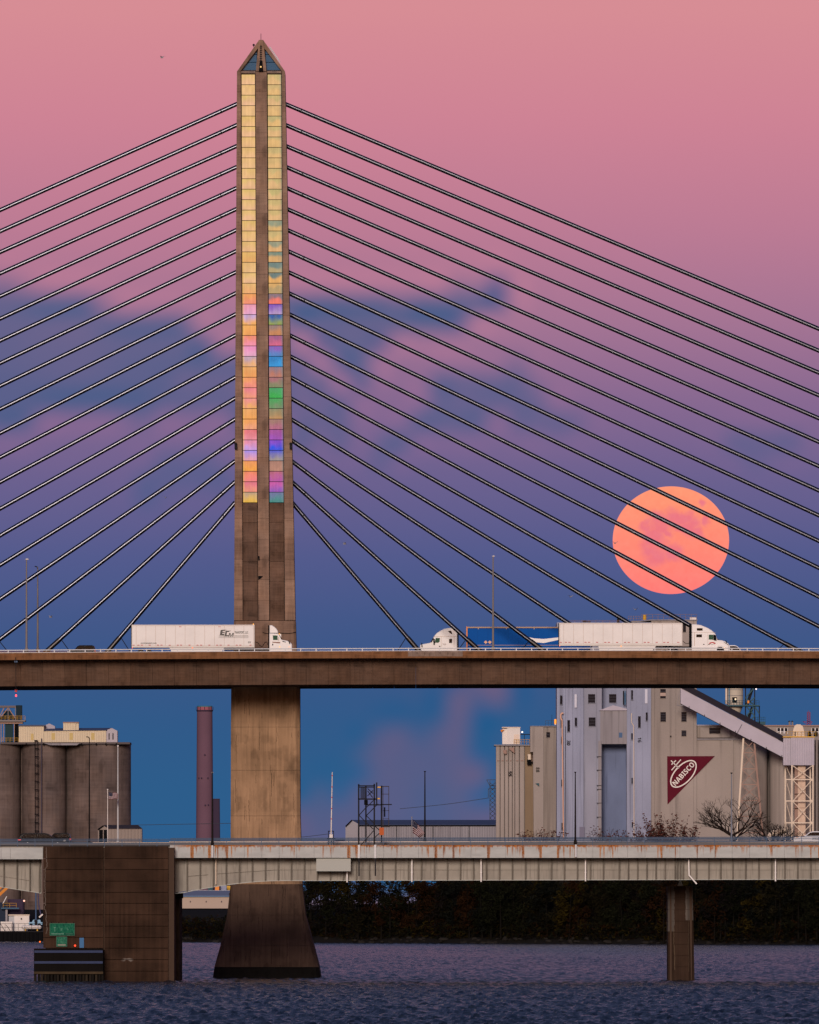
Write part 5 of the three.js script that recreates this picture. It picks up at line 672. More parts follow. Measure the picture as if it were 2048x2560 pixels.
{ // painted red triangle
  const d = MD - 0.04, t = thing('painted_emblem', 'dark red triangle emblem with white oval lettering painted on the beige wall', 'emblem', at(1669, 2011, d));
  part(t, 'triangle', poly([[1668, 1890.6], [1787, 1890.2], [1669, 2011.2]], d - 0.08, 0.1), std(0.105, 0.008, 0.022, 0.8, { map: tiled(tGrain, 9) }));
  const white = std(0.72, 0.70, 0.68, 0.8), s = A * d, c = at(1708.8, 1934.6, d), el = (a, b) => { const e = new THREE.Shape(); e.absellipse(0, 0, a * s, b * s, 0, Math.PI * 2, false, 0); return e; };
  const ring = el(42.5, 22.4); const hole = new THREE.Path(); hole.absellipse(0, 0, 39.4 * s, 19.3 * s, 0, Math.PI * 2, true, 0); ring.holes.push(hole);
  const put = (g) => plain(g).rotateZ(Math.PI * 0.262).translate(c.x, c.y, c.z + 0.15);
  part(t, 'oval_ring', put(new THREE.ExtrudeGeometry(ring, { depth: 0.02, bevelEnabled: false, curveSegments: 48 })), white);
  const tx = lettering('NABISCO', 12.6 * s, 0.02); tx.computeBoundingBox(); const k = 71 * s / (tx.boundingBox.max.x - tx.boundingBox.min.x); part(t, 'lettering', put(tx.scale(k, 1.02, 1)), white);
  for (const [a, b, e, f] of [[1697.6, 1920.6, 1677.8, 1901.4], [1679, 1925.6, 1702.4, 1899], [1679, 1911.4, 1690, 1901.2]]) part(t, 'cross_bar', beam(at(a, b, d - 0.16), at(e, f, d - 0.16), 2.5 * s, 0.02), white);
}
{ // inclined conveyor gallery, its head box and supports
  const d = MD - 9, t = thing('conveyor_gallery', 'sloping lilac conveyor gallery with dark roof reaching down to the boxy tower', 'conveyor', V(PX(1860, d), GROUND, -d - 2));
  part(t, 'gallery_wall', poly([[1702, 1720.4], [1958.6, 1856.6], [1958.6, 1894], [1702, 1759]], d, 5), M.claddingLilac);
  part(t, 'gallery_roof', loft([[V(PX(1701, d), PY(1719.6, d), -d + 0.3), V(PX(1959.6, d), PY(1856, d), -d + 0.3), V(PX(1959.6, d), PY(1855, d), -d + 0.3), V(PX(1701, d), PY(1718.6, d), -d + 0.3)], [V(PX(1733, d), PY(1719, d), -d - 5), V(PX(1959.6, d), PY(1840, d), -d - 5), V(PX(1959.6, d), PY(1839, d), -d - 5), V(PX(1733, d), PY(1718, d), -d - 5)]]), M.roofDark);
  part(t, 'floor_edge', beam(at(1702, 1759.6, d - 0.1), at(1958.6, 1894.6, d - 0.1), 0.14, 0.2), M.black);
  for (let i = 0; i < 7; i++) { const x = lerp(1723, 1955, i / 6), y = 1759 + (x - 1702) * 0.526; part(t, 'bolt_bracket', rect(x - 0.7, y - 4.4, x + 0.7, y + 0.4, d - 0.2, 0.2), M.black); }
  part(t, 'hood_frame', merge([beam(at(1701.6, 1721, d), at(1693, 1762, d), 0.1, 0.1), beam(at(1692, 1763, d), at(1708, 1764, d), 0.2, 2)]), M.bay); part(t, 'stay_rod', beam(at(1855.6, 1810, d - 0.3), at(1838, 1842, d - 0.3), 0.07, 0.07), M.black);
  const f = thing('trestle', 'rusty white A-frame trestle carrying the sloping gallery', 'support frame', V(PX(1872, d), GROUND, -d - 2)), lg = (x0, y0, x1, y1) => beam(at(x0, y0, d + 1), at(x1, y1, d + 1), 0.42, 0.3);
  part(f, 'leg', lg(1858.6, 1846, 1842, 2110), M.creamSteel); part(f, 'leg', lg(1886, 1858, 1909, 2110), M.rustSteel);
  const lx = (y) => lerp(1858.6, 1842, (y - 1846) / 264), rx = (y) => lerp(1886, 1909, (y - 1858) / 252), ly = [1852, 1881.6, 1922, 1961.4, 2001.4, 2041, 2082];
  for (let i = 0; i < 6; i++) { const a = ly[i], b = ly[i + 1]; part(f, 'cross_beam', beam(at(lx(b), b, d + 1), at(rx(b), b, d + 1), 0.24, 0.2), M.rustSteel); for (const [p, q] of [[lx(a), rx(b)], [rx(a), lx(b)]]) part(f, 'brace', beam(at(p, a, d + 1.1), at(q, b, d + 1.1), 0.17, 0.14), M.rustSteel); }
}
{
  const d = MD - 12, t = thing('transfer_tower', 'boxy lilac clad tower on cream lattice legs at the right edge', 'tower', V(PX(1998, d), GROUND, -d - 4));
  part(t, 'cladding', merge([sheet(1977.6, 1843.4, 2036, 1913, d, 0.55, 0.07), sheet(1958.6, 1843.4, 1977.4, 1913, d + 0.5, 0.55, 0.07), rect(1958.6, 1843.4, 2036, 1913, d + 0.9, 7)]), M.claddingLilac); part(t, 'roof_deck', rect(1957.6, 1841, 2037, 1843.4, d - 0.3, 8), M.yellow); part(t, 'roof_railing', railing(1966, 2040, 1829, 1841, d + 0.2, 9), M.yellow);
  const col = (x, dd) => rect(x - 1.7, 1913, x + 1.7, 2112, dd, 0.36); for (const x of [1963.4, 1980, 2032.6]) part(t, 'leg', col(x, x < 1970 ? d + 5 : d), M.creamSteel); part(t, 'leg', col(2026, d + 5), M.creamSteel);
  for (const y of [1948.6, 2002.4, 2057]) part(t, 'cross_beam', merge([rect(1964, y - 1.3, 2031, y + 1.3, d + 0.1, 0.25)]), M.creamSteel);
  const ly = [1914, 1949, 2003, 2057, 2110]; for (let i = 0; i < 4; i++) { for (const [p, q] of i % 2 ? [[1982, 2031], [2031, 1982]] : [[2031, 1982], [1982, 2031]]) part(t, 'brace', beam(at(p, ly[i], d + 0.2), at(q, ly[i + 1], d + 0.2), 0.16, 0.14), M.creamSteel); part(t, 'brace', beam(at(1965, ly[i], d + 4), at(1980, ly[i + 1], d + 0.4), 0.15, 0.12), M.creamSteel); }
  part(t, 'chute', rect(1995, 1913, 2014, 2112, d + 2, 2.4), std(0.62, 0.47, 0.37, 0.7, { map: tiled(tWeather, 9) })); part(t, 'chute_side', rect(1987, 1913, 1995, 2112, d + 3, 2), M.rustSteel);
  for (const y of [1946, 1983, 2019, 2056]) part(t, 'chute_flange', rect(1986, y, 2015, y + 1.2, d + 1.9, 2.6), M.rustSteel);
  const c = thing('filter_cowl', 'round-topped cream filter cowl on the boxy tower roof', 'machine', at(1996, 1841, d + 2)); const s = new THREE.Shape(); [[1981.6, 1841], [1983, 1824], [1987, 1813.6], [1993, 1810.4], [2002, 1810.6], [2008.4, 1816], [2011, 1826], [2012.6, 1841]].forEach(([x, y], i) => s[i ? 'lineTo' : 'moveTo'](PX(x, d), PY(y, d))); part(c, 'hood', muv(new THREE.ExtrudeGeometry(s, { depth: 1.6, bevelEnabled: true, bevelSize: 0.12, bevelThickness: 0.2, bevelOffset: -0.12, bevelSegments: 3 }).translate(0, 0, -d - 3)), M.creamSteel); part(c, 'inspection_door', rect(1987, 1829, 1989.4, 1840, d + 1.2, 0.05), M.black);
  for (const [x, l] of [[2024, 'left'], [2040, 'right']]) { const m = thing('roof_motor', l + ' dark motor box on the boxy tower roof', 'machine', at(x, 1841, d + 2)); part(m, 'motor_casing', rect(x - 4.6, 1831, x + 4.6, 1841, d + 2, 1.4), M.black); part(m, 'fan_stub', rect(x - 1.4, 1827, x + 2, 1831, d + 2.2, 1), M.black); }
  const e = thing('pipe_elbow', 'cream pipe elbow on the ground left of the boxy tower', 'pipe', V(PX(1935, d), GROUND, -d)); part(e, 'elbow', muv(new THREE.TubeGeometry(new THREE.CatmullRomCurve3([[1922, 2104], [1925, 2090], [1934, 2081], [1946, 2079], [1962, 2077]].map(([x, y]) => at(x, y, d))), 24, 0.62, 12)), M.creamSteel); part(e, 'flange', merge([muv(bar(at(1946, 2079, d), at(1948, 2078.8, d), 0.75, 14))]), M.rustSteel);
}
{ // ribbed beige silo block and its tower, left of the elevator
  const d = MD + 20, t = thing('ribbed_silos', 'ribbed pale beige silo block with white box on its roof', 'building', V(PX(1285, d), GROUND, -d - 10));
  const body = part(t, 'core', down(1241, 1866, 1330, d + 1.6, 18), M.beigeDim);
  const ribs = [1239.6, 1250.8, 1262, 1272, 1281.4, 1287.4, 1299, 1312.4]; for (let i = 0; i < 7; i++) { const a = PX(ribs[i], d) + 0.07, b = PX(ribs[i + 1], d) - 0.07, r = (b - a) / 2, h = PY(1864, d) - GROUND + 1; part(body, 'silo_bay', muv(new THREE.CylinderGeometry(r, r, h, 14, 1, true, -Math.PI / 2, Math.PI).scale(1, 1, 0.35).translate((a + b) / 2, GROUND - 1 + h / 2, -d - 0.6)), M.beige); part(body, 'wall_vent', rect(ribs[i] + 3, 1900.6, ribs[i + 1] - 3, 1902.4, d + 0.1, 0.5), M.rustSteel); }
  part(t, 'stained_wall', down(1312.6, 1864, 1334, d + 0.4, 16), M.beigeDark, 'brown stained wall strip'); part(t, 'roof_slab', rect(1236, 1861.6, 1331, 1864.4, d - 0.4, 18), M.bay);
  const hut = part(t, 'roof_hut', merge([rect(1268.4, 1818.6, 1300.6, 1860.6, d + 2, 6), rect(1256, 1818.6, 1268.4, 1860.6, d + 3, 5)]), M.whitePaint); part(hut, 'door', rect(1285, 1836, 1298, 1860, d + 1.94, 0.1), std(0.68, 0.56, 0.48, 0.6)); part(hut, 'roof_edge', rect(1255, 1817.4, 1301.4, 1819.4, d + 1.8, 6.4), M.creamSteel);
  part(hut, 'floodlight', muv(new THREE.ConeGeometry(0.4, 0.9, 10).rotateZ(-1.2).translate(PX(1257, d), PY(1826, d), -d - 2.4)), M.orange); part(t, 'roof_railing', railing(1285, 1330, 1848.6, 1861, d + 1, 8), M.yellow);
  part(t, 'walkway_frame', merge([rect(1301, 1835, 1326, 1837, d + 3, 1), rect(1310.6, 1837, 1312, 1861, d + 3, 0.2)]), M.darkSteel);
  part(t, 'lamp', muv(new THREE.SphereGeometry(0.22, 10, 8).translate(PX(1306, d), PY(1830, d), -d - 2)), std(0.5, 0.5, 0.5, 0.4, { emissive: new THREE.Color(1.5, 1.3, 1.1) }));
  for (const p of [[[1257, 1876], [1267, 1874], [1267, 1885], [1260, 1884]], [[1271.6, 1871.4], [1286, 1868], [1286.4, 1883]]]) part(t, 'spout_hood', poly(p, d - 0.9, 1.4), M.rustSteel);
  part(t, 'wall_number', lettering('55', 0.85).rotateZ(-Math.PI / 2).translate(PX(1275, d), PY(1934, d), -d + 0.35), M.black);
  const bal = thing('fire_escape', 'small dark balcony with stair between the ribbed silos and the beige tower', 'balcony', at(1330, 1912, d - 1.5)); part(bal, 'platform', rect(1318, 1903.6, 1341, 1906, d - 1.6, 2), M.black); part(bal, 'balcony_railing', railing(1329, 1341, 1889.6, 1904, d - 1.6, 5), M.rustSteel); part(bal, 'stair', merge([rect(1318, 1899, 1328.6, 1911.6, d - 1.4, 1.2), rect(1318.6, 1886, 1319.4, 1904, d - 1.4, 0.1), rect(1327, 1886, 1327.8, 1904, d - 1.4, 0.1)]), M.black); part(bal, 'door_leaf', rect(1319.4, 1885.6, 1327, 1899, d - 0.2, 0.2), M.creamSteel);
  const e = MD + 14, w = thing('stair_tower', 'plain beige tower with one small window between silos and elevator', 'building', V(PX(1360, e), GROUND, -e - 8));
  part(w, 'left_face', poly([[1326, 1816.4], [1359, 1816.4], [1359, 2112], [1334.6, 2112], [1333, 1880], [1326, 1880]], e, 14), M.beige); part(w, 'right_face', down(1359, 1815.6, 1394, e + 0.5, 14), M.beigeDim); part(w, 'parapet', rect(1326, 1814.6, 1394, 1816.6, e - 0.2, 14), M.bay);
  win(w, 1366, 1830.4, 1375.4, 1843.6, e + 0.5, M.beigeDim, 2); part(w, 'roof_railing', railing(1364, 1392, 1801, 1814.6, e + 1, 5), M.railBlue); part(w, 'antenna', muv(pbar(1380, 1815, 1380, 1786, e + 3, 0.4, 5)), M.darkSteel);
  part(w, 'beacon_lamp', muv(new THREE.CylinderGeometry(0.27, 0.27, 1.2, 12).translate(PX(1389, e), PY(1804, e), -e - 0.5)), std(0.5, 0.2, 0.02, 0.4, { emissive: new THREE.Color(1.1, 0.34, 0.02) })); part(w, 'beacon_base', muv(new THREE.CylinderGeometry(0.27, 0.27, 0.4, 12).translate(PX(1389, e), PY(1810.6, e), -e - 0.5)), M.whitePaint);
  part(w, 'corner_hood', poly([[1339, 1958.6], [1347.6, 1958], [1347.6, 1966]], e - 0.6, 0.7), M.teal); part(w, 'wall_number', lettering('88', 0.85).rotateZ(-Math.PI / 2).translate(PX(1344.6, e), PY(1924.6, e), -e + 0.03), M.black);
}
{ // process vessel and platforms behind
  const d = 3420, t = thing('process_vessel', 'pale cylindrical vessel with teal steel platforms behind the gallery roof', 'tower', V(PX(1840, d), GROUND, -d)), cx = PX(1837.6, d), r = (PX(1858, d) - PX(1817, d)) / 2;
  part(t, 'vessel', muv(new THREE.CylinderGeometry(r, r, PY(1650, d) - PY(1765, d), 24).translate(cx, (PY(1650, d) + PY(1765, d)) / 2, -d)), std(0.46, 0.42, 0.35, 0.6)); part(t, 'vessel_cone', muv(new THREE.CylinderGeometry(r, r * 0.4, PY(1765, d) - PY(1795, d), 24).translate(cx, (PY(1765, d) + PY(1795, d)) / 2, -d)), std(0.46, 0.42, 0.35, 0.6));
  part(t, 'side_pipe', muv(pbar(1816, 1650, 1816, 1760, d - 3, 2.6, 8)), M.creamSteel); part(t, 'side_pipe', muv(pbar(1823, 1650, 1823, 1760, d - 3.4, 0.9, 8)), std(0.05, 0.25, 0.42, 0.5)); for (const y of [1724.6, 1739]) part(t, 'hoop', muv(new THREE.TorusGeometry(r, 0.07, 5, 28).rotateX(Math.PI / 2).translate(cx, PY(y, d), -d)), M.bay);
  part(t, 'hatch', rect(1831, 1743, 1842.6, 1757, d - r - 0.1, 0.4), M.black); part(t, 'hatch_lamp', muv(new THREE.SphereGeometry(0.25, 8, 6).translate(PX(1838.4, d), PY(1748.4, d), -d + r + 0.4)), std(0.5, 0.4, 0.3, 0.4, { emissive: new THREE.Color(1.0, 0.75, 0.5) })); part(t, 'platform', merge([rect(1813, 1762.4, 1899, 1765.6, d - 4, 8), rect(1888, 1804, 1914, 1812, d - 3, 6)]), M.teal);
  part(t, 'platform_railing', merge([railing(1813, 1898, 1751.6, 1762.4, d - 4, 13), railing(1889, 1913, 1793, 1804, d - 3, 6)]), M.teal); for (const x of [1864, 1887, 1898.6]) part(t, 'column', rect(x - 1.4, x > 1890 ? 1764 : 1650, x + 1.4, 1850, d - 3, 0.4), M.darkSteel);
  for (const [a, b, c, e] of [[1864, 1745, 1887, 1718], [1864, 1764, 1887, 1744], [1864, 1745, 1887, 1764], [1866, 1790, 1887, 1766], [1866, 1766, 1887, 1790], [1866, 1812, 1887, 1790], [1866, 1790, 1887, 1812], [1887, 1766, 1898, 1784]]) part(t, 'brace', beam(at(a, b, d - 3), at(c, e, d - 3), 0.32, 0.2), M.teal); part(t, 'stair', merge([beam(at(1868, 1762, d - 2), at(1881, 1722, d - 2), 0.8, 0.3), beam(at(1868, 1806, d - 2), at(1881, 1768, d - 2), 0.8, 0.3)]), M.darkSteel);
  part(t, 'platform_lamp', muv(new THREE.SphereGeometry(0.22, 10, 8).translate(PX(1889.6, d), PY(1723, d), -d + 4)), std(0.5, 0.5, 0.5, 0.4, { emissive: new THREE.Color(1.6, 1.35, 1.3) })); part(t, 'valve_box', rect(1868.6, 1751.6, 1873.4, 1758, d - 4.4, 0.4), M.orange);
}
{
  const d = 3380, t = thing('mill_offices', 'long low beige mill building with white framed windows at upper right', 'building', V(PX(1990, d), GROUND, -d - 6));
  part(t, 'wall', down(1870, 1815.6, 2140, d, 14), M.beige); part(t, 'roof_edge', rect(1868, 1812.6, 2142, 1815.8, d - 0.4, 15), M.rustSteel);
  for (const x of [1943.6, 1952.6, 1961.8, 2030, 2039.4, 2049]) { const w = part(t, 'window', rect(x, 1820.6, x + 7, 1828.6, d - 0.06, 0.1), M.windowGlass); part(w, 'frame', merge([rect(x - 1, 1819.8, x, 1834, d - 0.2, 0.2), rect(x + 7, 1819.8, x + 8, 1834, d - 0.2, 0.2), rect(x, 1828.6, x + 7, 1829.6, d - 0.2, 0.2)]), M.white); }
  const sign = thing('lattice_mast', 'small crimson lattice mast on the mill roof', 'mast', at(2024, 1813, d + 3)); const L = (a, b, c, e) => beam(at(a, b, d + 3), at(c, e, d + 3), 0.14, 0.14), m = std(0.20, 0.02, 0.075, 0.6);
  part(sign, 'upright', L(2018.4, 1812, 2018.4, 1780), m); part(sign, 'upright', L(2025.6, 1812, 2025.6, 1780), m); for (let i = 0; i < 6; i++) { const y = 1811 - i * 5.2; part(sign, 'brace', L(2018.4, y, 2025.6, y - 5.2), m); part(sign, 'brace', L(2025.6, y, 2018.4, y - 5.2), m); } part(sign, 'foot_brace', merge([L(2007, 1804.4, 2031, 1804.4), L(2008, 1804, 2018, 1811), L(2031, 1804, 2026, 1811), L(2022, 1780, 2022, 1776)]), m);
  for (const x of [1974, 1981.4]) { const v = thing('roof_ventilator', (x < 1980 ? 'left' : 'right') + ' of the two dark hooded roof ventilators', 'ventilator', at(x, 1812.6, d + 2)); part(v, 'stack', rect(x - 2, 1804, x + 2, 1812.6, d + 2, 0.6), M.polePainted); part(v, 'hood', muv(new THREE.ConeGeometry(0.42, 0.35, 10).translate(PX(x, d), PY(1802.6, d), -d - 2.3)), M.darkSteel); }
}
{ // grey warehouse between the pylon and the silos
  const d = 3230, t = thing('warehouse', 'long grey corrugated warehouse with dark blue roof right of the steel tower', 'building', V(PX(1050, d), GROUND, -d - 12));
  part(t, 'front_wall', merge([sheet(900, 2064, 1244, 2130, d, 0.62, 0.09), rect(900, 2064, 1244, 2130, d + 0.3, 20)]), M.greySheet); part(t, 'gable_wall', poly([[864, 2066], [880, 2050.6], [900, 2062], [900, 2130], [864, 2130]], d + 0.4, 20), M.greySheet);
  part(t, 'roof', loft([[V(PX(897, d), PY(2064, d), -d + 0.5), V(PX(1244, d), PY(2064, d), -d + 0.5), V(PX(1244, d), PY(2062, d), -d + 0.5), V(PX(897, d), PY(2062, d), -d + 0.5)], [V(PX(879, d), PY(2050.6, d), -d - 11), V(PX(1244, d), PY(2050, d), -d - 11), V(PX(1244, d), PY(2049, d), -d - 11), V(PX(879, d), PY(2049, d), -d - 11)]]), M.roofBlue); part(t, 'gutter', rect(896, 2062.6, 1244, 2065, d - 0.6, 0.4), M.black); part(t, 'roof_edge', beam(at(864, 2066, d - 0.1), at(880, 2050, d - 0.1), 0.25, 0.6), M.black);
  for (const x of [991, 1081.6, 1172]) part(t, 'down_pipe', rect(x, 2065, x + 1.6, 2130, d - 0.3, 0.2), M.darkSteel);
}

// ---------------------------------------------------------------- trees and bushes by the mill
function bareTree(name, label, px, d, base, height, spread, seed, depthMax) {
  const t = thing(name, label, 'tree', V(PX(px, d), base, -d)), r = rng(seed), trunk = [], limbs = [], twigs = [];
  const grow = (p, dir, len, rad, k) => { const q = p.clone().addScaledVector(dir, len * 0.55).add(V((r() - 0.5) * len * 0.12, 0, (r() - 0.5) * len * 0.12)), e = q.clone().addScaledVector(dir.clone().add(V((r() - 0.5) * 0.5, 0.12, (r() - 0.5) * 0.4)).normalize(), len * 0.5), out = k === 0 ? trunk : k < 3 ? limbs : twigs; out.push(muv(bar(p, q, rad, 5, rad * 0.85)), muv(bar(q, e, rad * 0.85, 5, rad * 0.62))); if (k >= depthMax) return; const n = k === 0 ? 5 : k < 3 ? 3 : 2 + (r() > 0.45 ? 1 : 0); for (let i = 0; i < n; i++) { const a = (i / n) * 6.283 + r() * 2, s = k === 0 ? spread : 0.75, nd = dir.clone().multiplyScalar(k === 0 ? 0.35 : 0.95).add(V(Math.cos(a) * s, (k < 2 ? 0.05 : -0.12) + 0.35 * r(), Math.sin(a) * s * 0.6)).normalize(); grow(k < 2 && r() > 0.6 ? q : e, nd, len * (0.62 + 0.26 * r()), rad * 0.58, k + 1); } };
  grow(V(PX(px, d), base, -d), V(0, 1, 0), height * 0.25, height * 0.036, 0);
  part(t, 'trunk', merge(trunk), M.bark); const c = part(t, 'crown', merge(limbs), M.bark); part(c, 'twigs', merge(twigs), M.bark); return t;
}
bareTree('bare_tree', 'bare spreading tree in front of the beige silos', 1827, 3100, 22, 16.5, 1.25, 31, 6);
bareTree('bare_tree', 'smaller bare tree left of the lattice legs', 1921, 3100, 22, 11.5, 1.0, 47, 5);
bareTree('bare_tree', 'thin bare sapling by the cream pipe elbow', 1948, 3104, 22, 9.5, 0.9, 59, 5);
function bush(label, px, d, w, h, seed, leafy) {
  const t = thing('bush', label, 'bush', V(PX(px, d), 21.8, -d)), r = rng(seed), st = [], lf = []; for (let i = 0; i < 46; i++) { const a = (r() - 0.5) * 2.0, L = h * (0.45 + 0.6 * r()), p = V(PX(px, d) + (r() - 0.5) * w, 21.8, -d + (r() - 0.5) * 2), e = p.clone().add(V(Math.sin(a) * L * 0.5, L, (r() - 0.5) * L * 0.5)); st.push(muv(bar(p, e, 0.05, 4, 0.02))); for (let k = 0; k < leafy; k++) { const f = 0.3 + 0.75 * r(), c = p.clone().lerp(e, f).add(V((r() - 0.5) * 1.1, (r() - 0.5) * 0.9, (r() - 0.5) * 0.9)), s = 0.10 + 0.16 * r(), g = new THREE.PlaneGeometry(s * 2, s * 1.4).rotateX(r() * 3).rotateY(r() * 6).translate(c.x, c.y, c.z); lf.push(muv(g)); } }
  part(t, 'stems', merge(st), M.bark); part(t, 'foliage', merge(lf), M.leafBush);
}
bush('reddish bush at the corner of the elevator and beige tower', 1624, 3107, 7.0, 8.0, 71, 26); bush('second reddish bush below the red triangle', 1660, 3103, 7.6, 9.0, 73, 26); bush('low reddish bush left of the bare tree', 1698, 3100, 7.0, 7.0, 75, 24);
bush('dry brown shrub at the foot of the recessed bay', 1510, 3120, 4.2, 6.4, 77, 8); bush('sparse shrub before the ribbed silo tower', 1330, 3142, 4.6, 6.0, 79, 6); bush('sparse shrub at the foot of the plain beige tower', 1376, 3136, 4.4, 6.4, 81, 9); bush('small tuft left of the dark recess, by the low bridge rail', 1556, 3115, 3.2, 5.8, 83, 5);

// ---------------------------------------------------------------- brown silos on the far bank, left
{
  const d = 3400, t = thing('grain_silos', 'group of brown concrete grain silos with cream sheds on top at left', 'building', V(PX(165, d), GROUND, -d - 14));
  const cyl = (x0, x1, back) => { const r = (PX(x1, d) - PX(x0, d)) / 2, h = PY(1860, d) - 1; return muv(new THREE.CylinderGeometry(r, r, h, 56, 1).translate((PX(x0, d) + PX(x1, d)) / 2, 1 + h / 2, -d - back)); };
  part(t, 'silo', cyl(-70, 50, 6), M.siloBrown); part(t, 'silo', cyl(54, 164, 6), M.siloBrown); part(t, 'silo', cyl(162, 326, 8.4), M.siloBrown);
  part(t, 'link_wall', merge([rect(40, 1860, 64, 2330, d + 7, 3), rect(148, 1860, 172, 2330, d + 9, 3)]), M.siloBrown);
  part(t, 'roof_slab', rect(1, 1855.4, 325, 1860.6, d - 1, 20), std(0.10, 0.085, 0.085, 0.9)); part(t, 'eaves_plate', poly([[110, 1858], [200, 1858], [192, 1863], [126, 1863]], d - 2.4, 1), M.bay);
  const house = part(t, 'head_shed', merge([sheet(47.4, 1815, 110, 1856, d, 0.62, 0.09), rect(47.4, 1815, 110, 1856, d + 0.25, 10)]), M.creamSheet, 'tall cream corrugated shed');
  part(house, 'shed_roof', poly([[46, 1812], [113, 1812], [113, 1815.4], [46, 1815.4]], d - 0.5, 10.6), M.roofBlue); part(house, 'gable', poly([[110, 1815], [123, 1808.4], [137.6, 1815.6], [137.6, 1830], [110, 1830]], d + 4, 5), std(0.36, 0.34, 0.40, 0.7)); part(house, 'door', rect(77.6, 1834, 84, 1850, d - 0.12, 0.1), std(0.52, 0.40, 0.16, 0.7));
  const hall = part(t, 'roof_shed', merge([sheet(114, 1826, 266, 1855.4, d, 0.62, 0.09), rect(110, 1826, 266, 1855.4, d + 0.25, 10)]), M.creamSheet, 'long low cream corrugated shed');
  part(hall, 'shed_roof', loft([[V(PX(109, d), PY(1827, d), -d + 0.5), V(PX(267, d), PY(1826, d), -d + 0.5), V(PX(267, d), PY(1825, d), -d + 0.5), V(PX(109, d), PY(1826, d), -d + 0.5)], [V(PX(121, d), PY(1821, d), -d - 5), V(PX(279, d), PY(1820, d), -d - 5), V(PX(279, d), PY(1819, d), -d - 5), V(PX(121, d), PY(1820, d), -d - 5)]]), M.roofBlue);
  part(hall, 'gable', poly([[266, 1825.4], [279.6, 1820], [293.6, 1827], [293.6, 1855.4], [266, 1855.4]], d + 0.3, 9), std(0.40, 0.37, 0.42, 0.7)); for (const x of [129, 174, 228]) part(hall, 'shutter', rect(x, 1832.4, x + 8.6, 1849.4, d - 0.12, 0.1), std(0.50, 0.39, 0.16, 0.7)); for (const x of [271.6, 281.4]) part(hall, 'slot_window', rect(x, 1833, x + 2.6, 1849, d + 0.2, 0.1), M.windowGlass);
  const cup = part(t, 'cupola', merge([sheet(158.4, 1807, 190, 1826, d - 0.4, 0.62, 0.09), rect(158.4, 1807, 197, 1826, d - 0.1, 4)]), M.creamSheet); part(cup, 'cupola_roof', rect(157.4, 1804.8, 197.4, 1807.2, d - 0.7, 5), M.rustSteel);
  part(t, 'ladder_cage', merge([muv(pbar(87.6, 1852, 88.6, 2104, d - 1.2, 0.9, 5)), muv(pbar(94.6, 1852, 95.4, 2104, d - 1.2, 0.9, 5)), ...Array.from({ length: 12 }, (_, i) => rect(86.6, 1870 + i * 20.6, 97, 1872 + i * 20.6, d - 1.5, 0.5)), rect(86, 1850, 94, 1853, d - 1.5, 1)]), M.black);
  part(t, 'riser_pipe', muv(pbar(104, 1846, 104, 2106, d - 0.9, 1.2, 8)), std(0.05, 0.042, 0.07, 0.6)); for (const x of [66, 109, 204, 241, 265, 291]) part(t, 'scupper', rect(x - 1.4, 1858, x + 1.4, 1862.6, d - 1.4, 0.8), M.black);
  const s = thing('steel_headframe', 'dark steel elevator frame with yellow rails left of the cream sheds', 'tower', at(28, 1856, d + 6)), q = d + 4;
  part(s, 'platform', rect(-40, 1800, 63.4, 1804, q - 1, 8), M.polePainted); part(s, 'deck_beam', rect(-40, 1804, 57, 1809.4, q, 6), M.rustSteel); part(s, 'top_beam', rect(-40, 1764, 40, 1769.4, q, 5), std(0.13, 0.11, 0.12, 0.7)); part(s, 'drive_house', rect(40.4, 1763, 54.6, 1800, q, 5), std(0.014, 0.028, 0.04, 0.85)); part(s, 'hopper', poly([[6, 1799], [10, 1776.6], [28, 1776.6], [34, 1799]], q + 1, 3), std(0.012, 0.03, 0.045, 0.85)); part(s, 'guard_screen', rect(-40, 1791, 55, 1799.6, q + 0.5, 0.2), std(0.012, 0.02, 0.03, 0.9)); for (const x of [38.6, 20.6, -4]) part(s, 'column', rect(x - 0.9, 1766, x + 0.9, 1800, q - 0.4, 0.3), M.polePainted);
  for (const [a, b, c, e] of [[20.6, 1770, 2, 1793], [21, 1770, 40, 1798], [10, 1770, 0, 1790]]) part(s, 'brace', beam(at(a, b, q - 0.5), at(c, e, q - 0.5), 0.24, 0.2), M.rustSteel); part(s, 'platform_railing', railing(3, 63, 1790, 1800, q - 1, 7), M.yellow);
  part(s, 'leg_casing', rect(13, 1809, 32, 1856, q + 1, 3), std(0.02, 0.045, 0.055, 0.85)); part(s, 'leg_casing', rect(34.6, 1809, 46.6, 1856, q + 2, 3), M.black); for (const x of [3, 9.4, 36]) part(s, 'column', rect(x - 1, 1809, x + 1, 1856, q, 0.4), M.rustSteel); part(s, 'lower_railing', railing(5, 46, 1845, 1855.4, q - 2, 5), M.yellow);
}
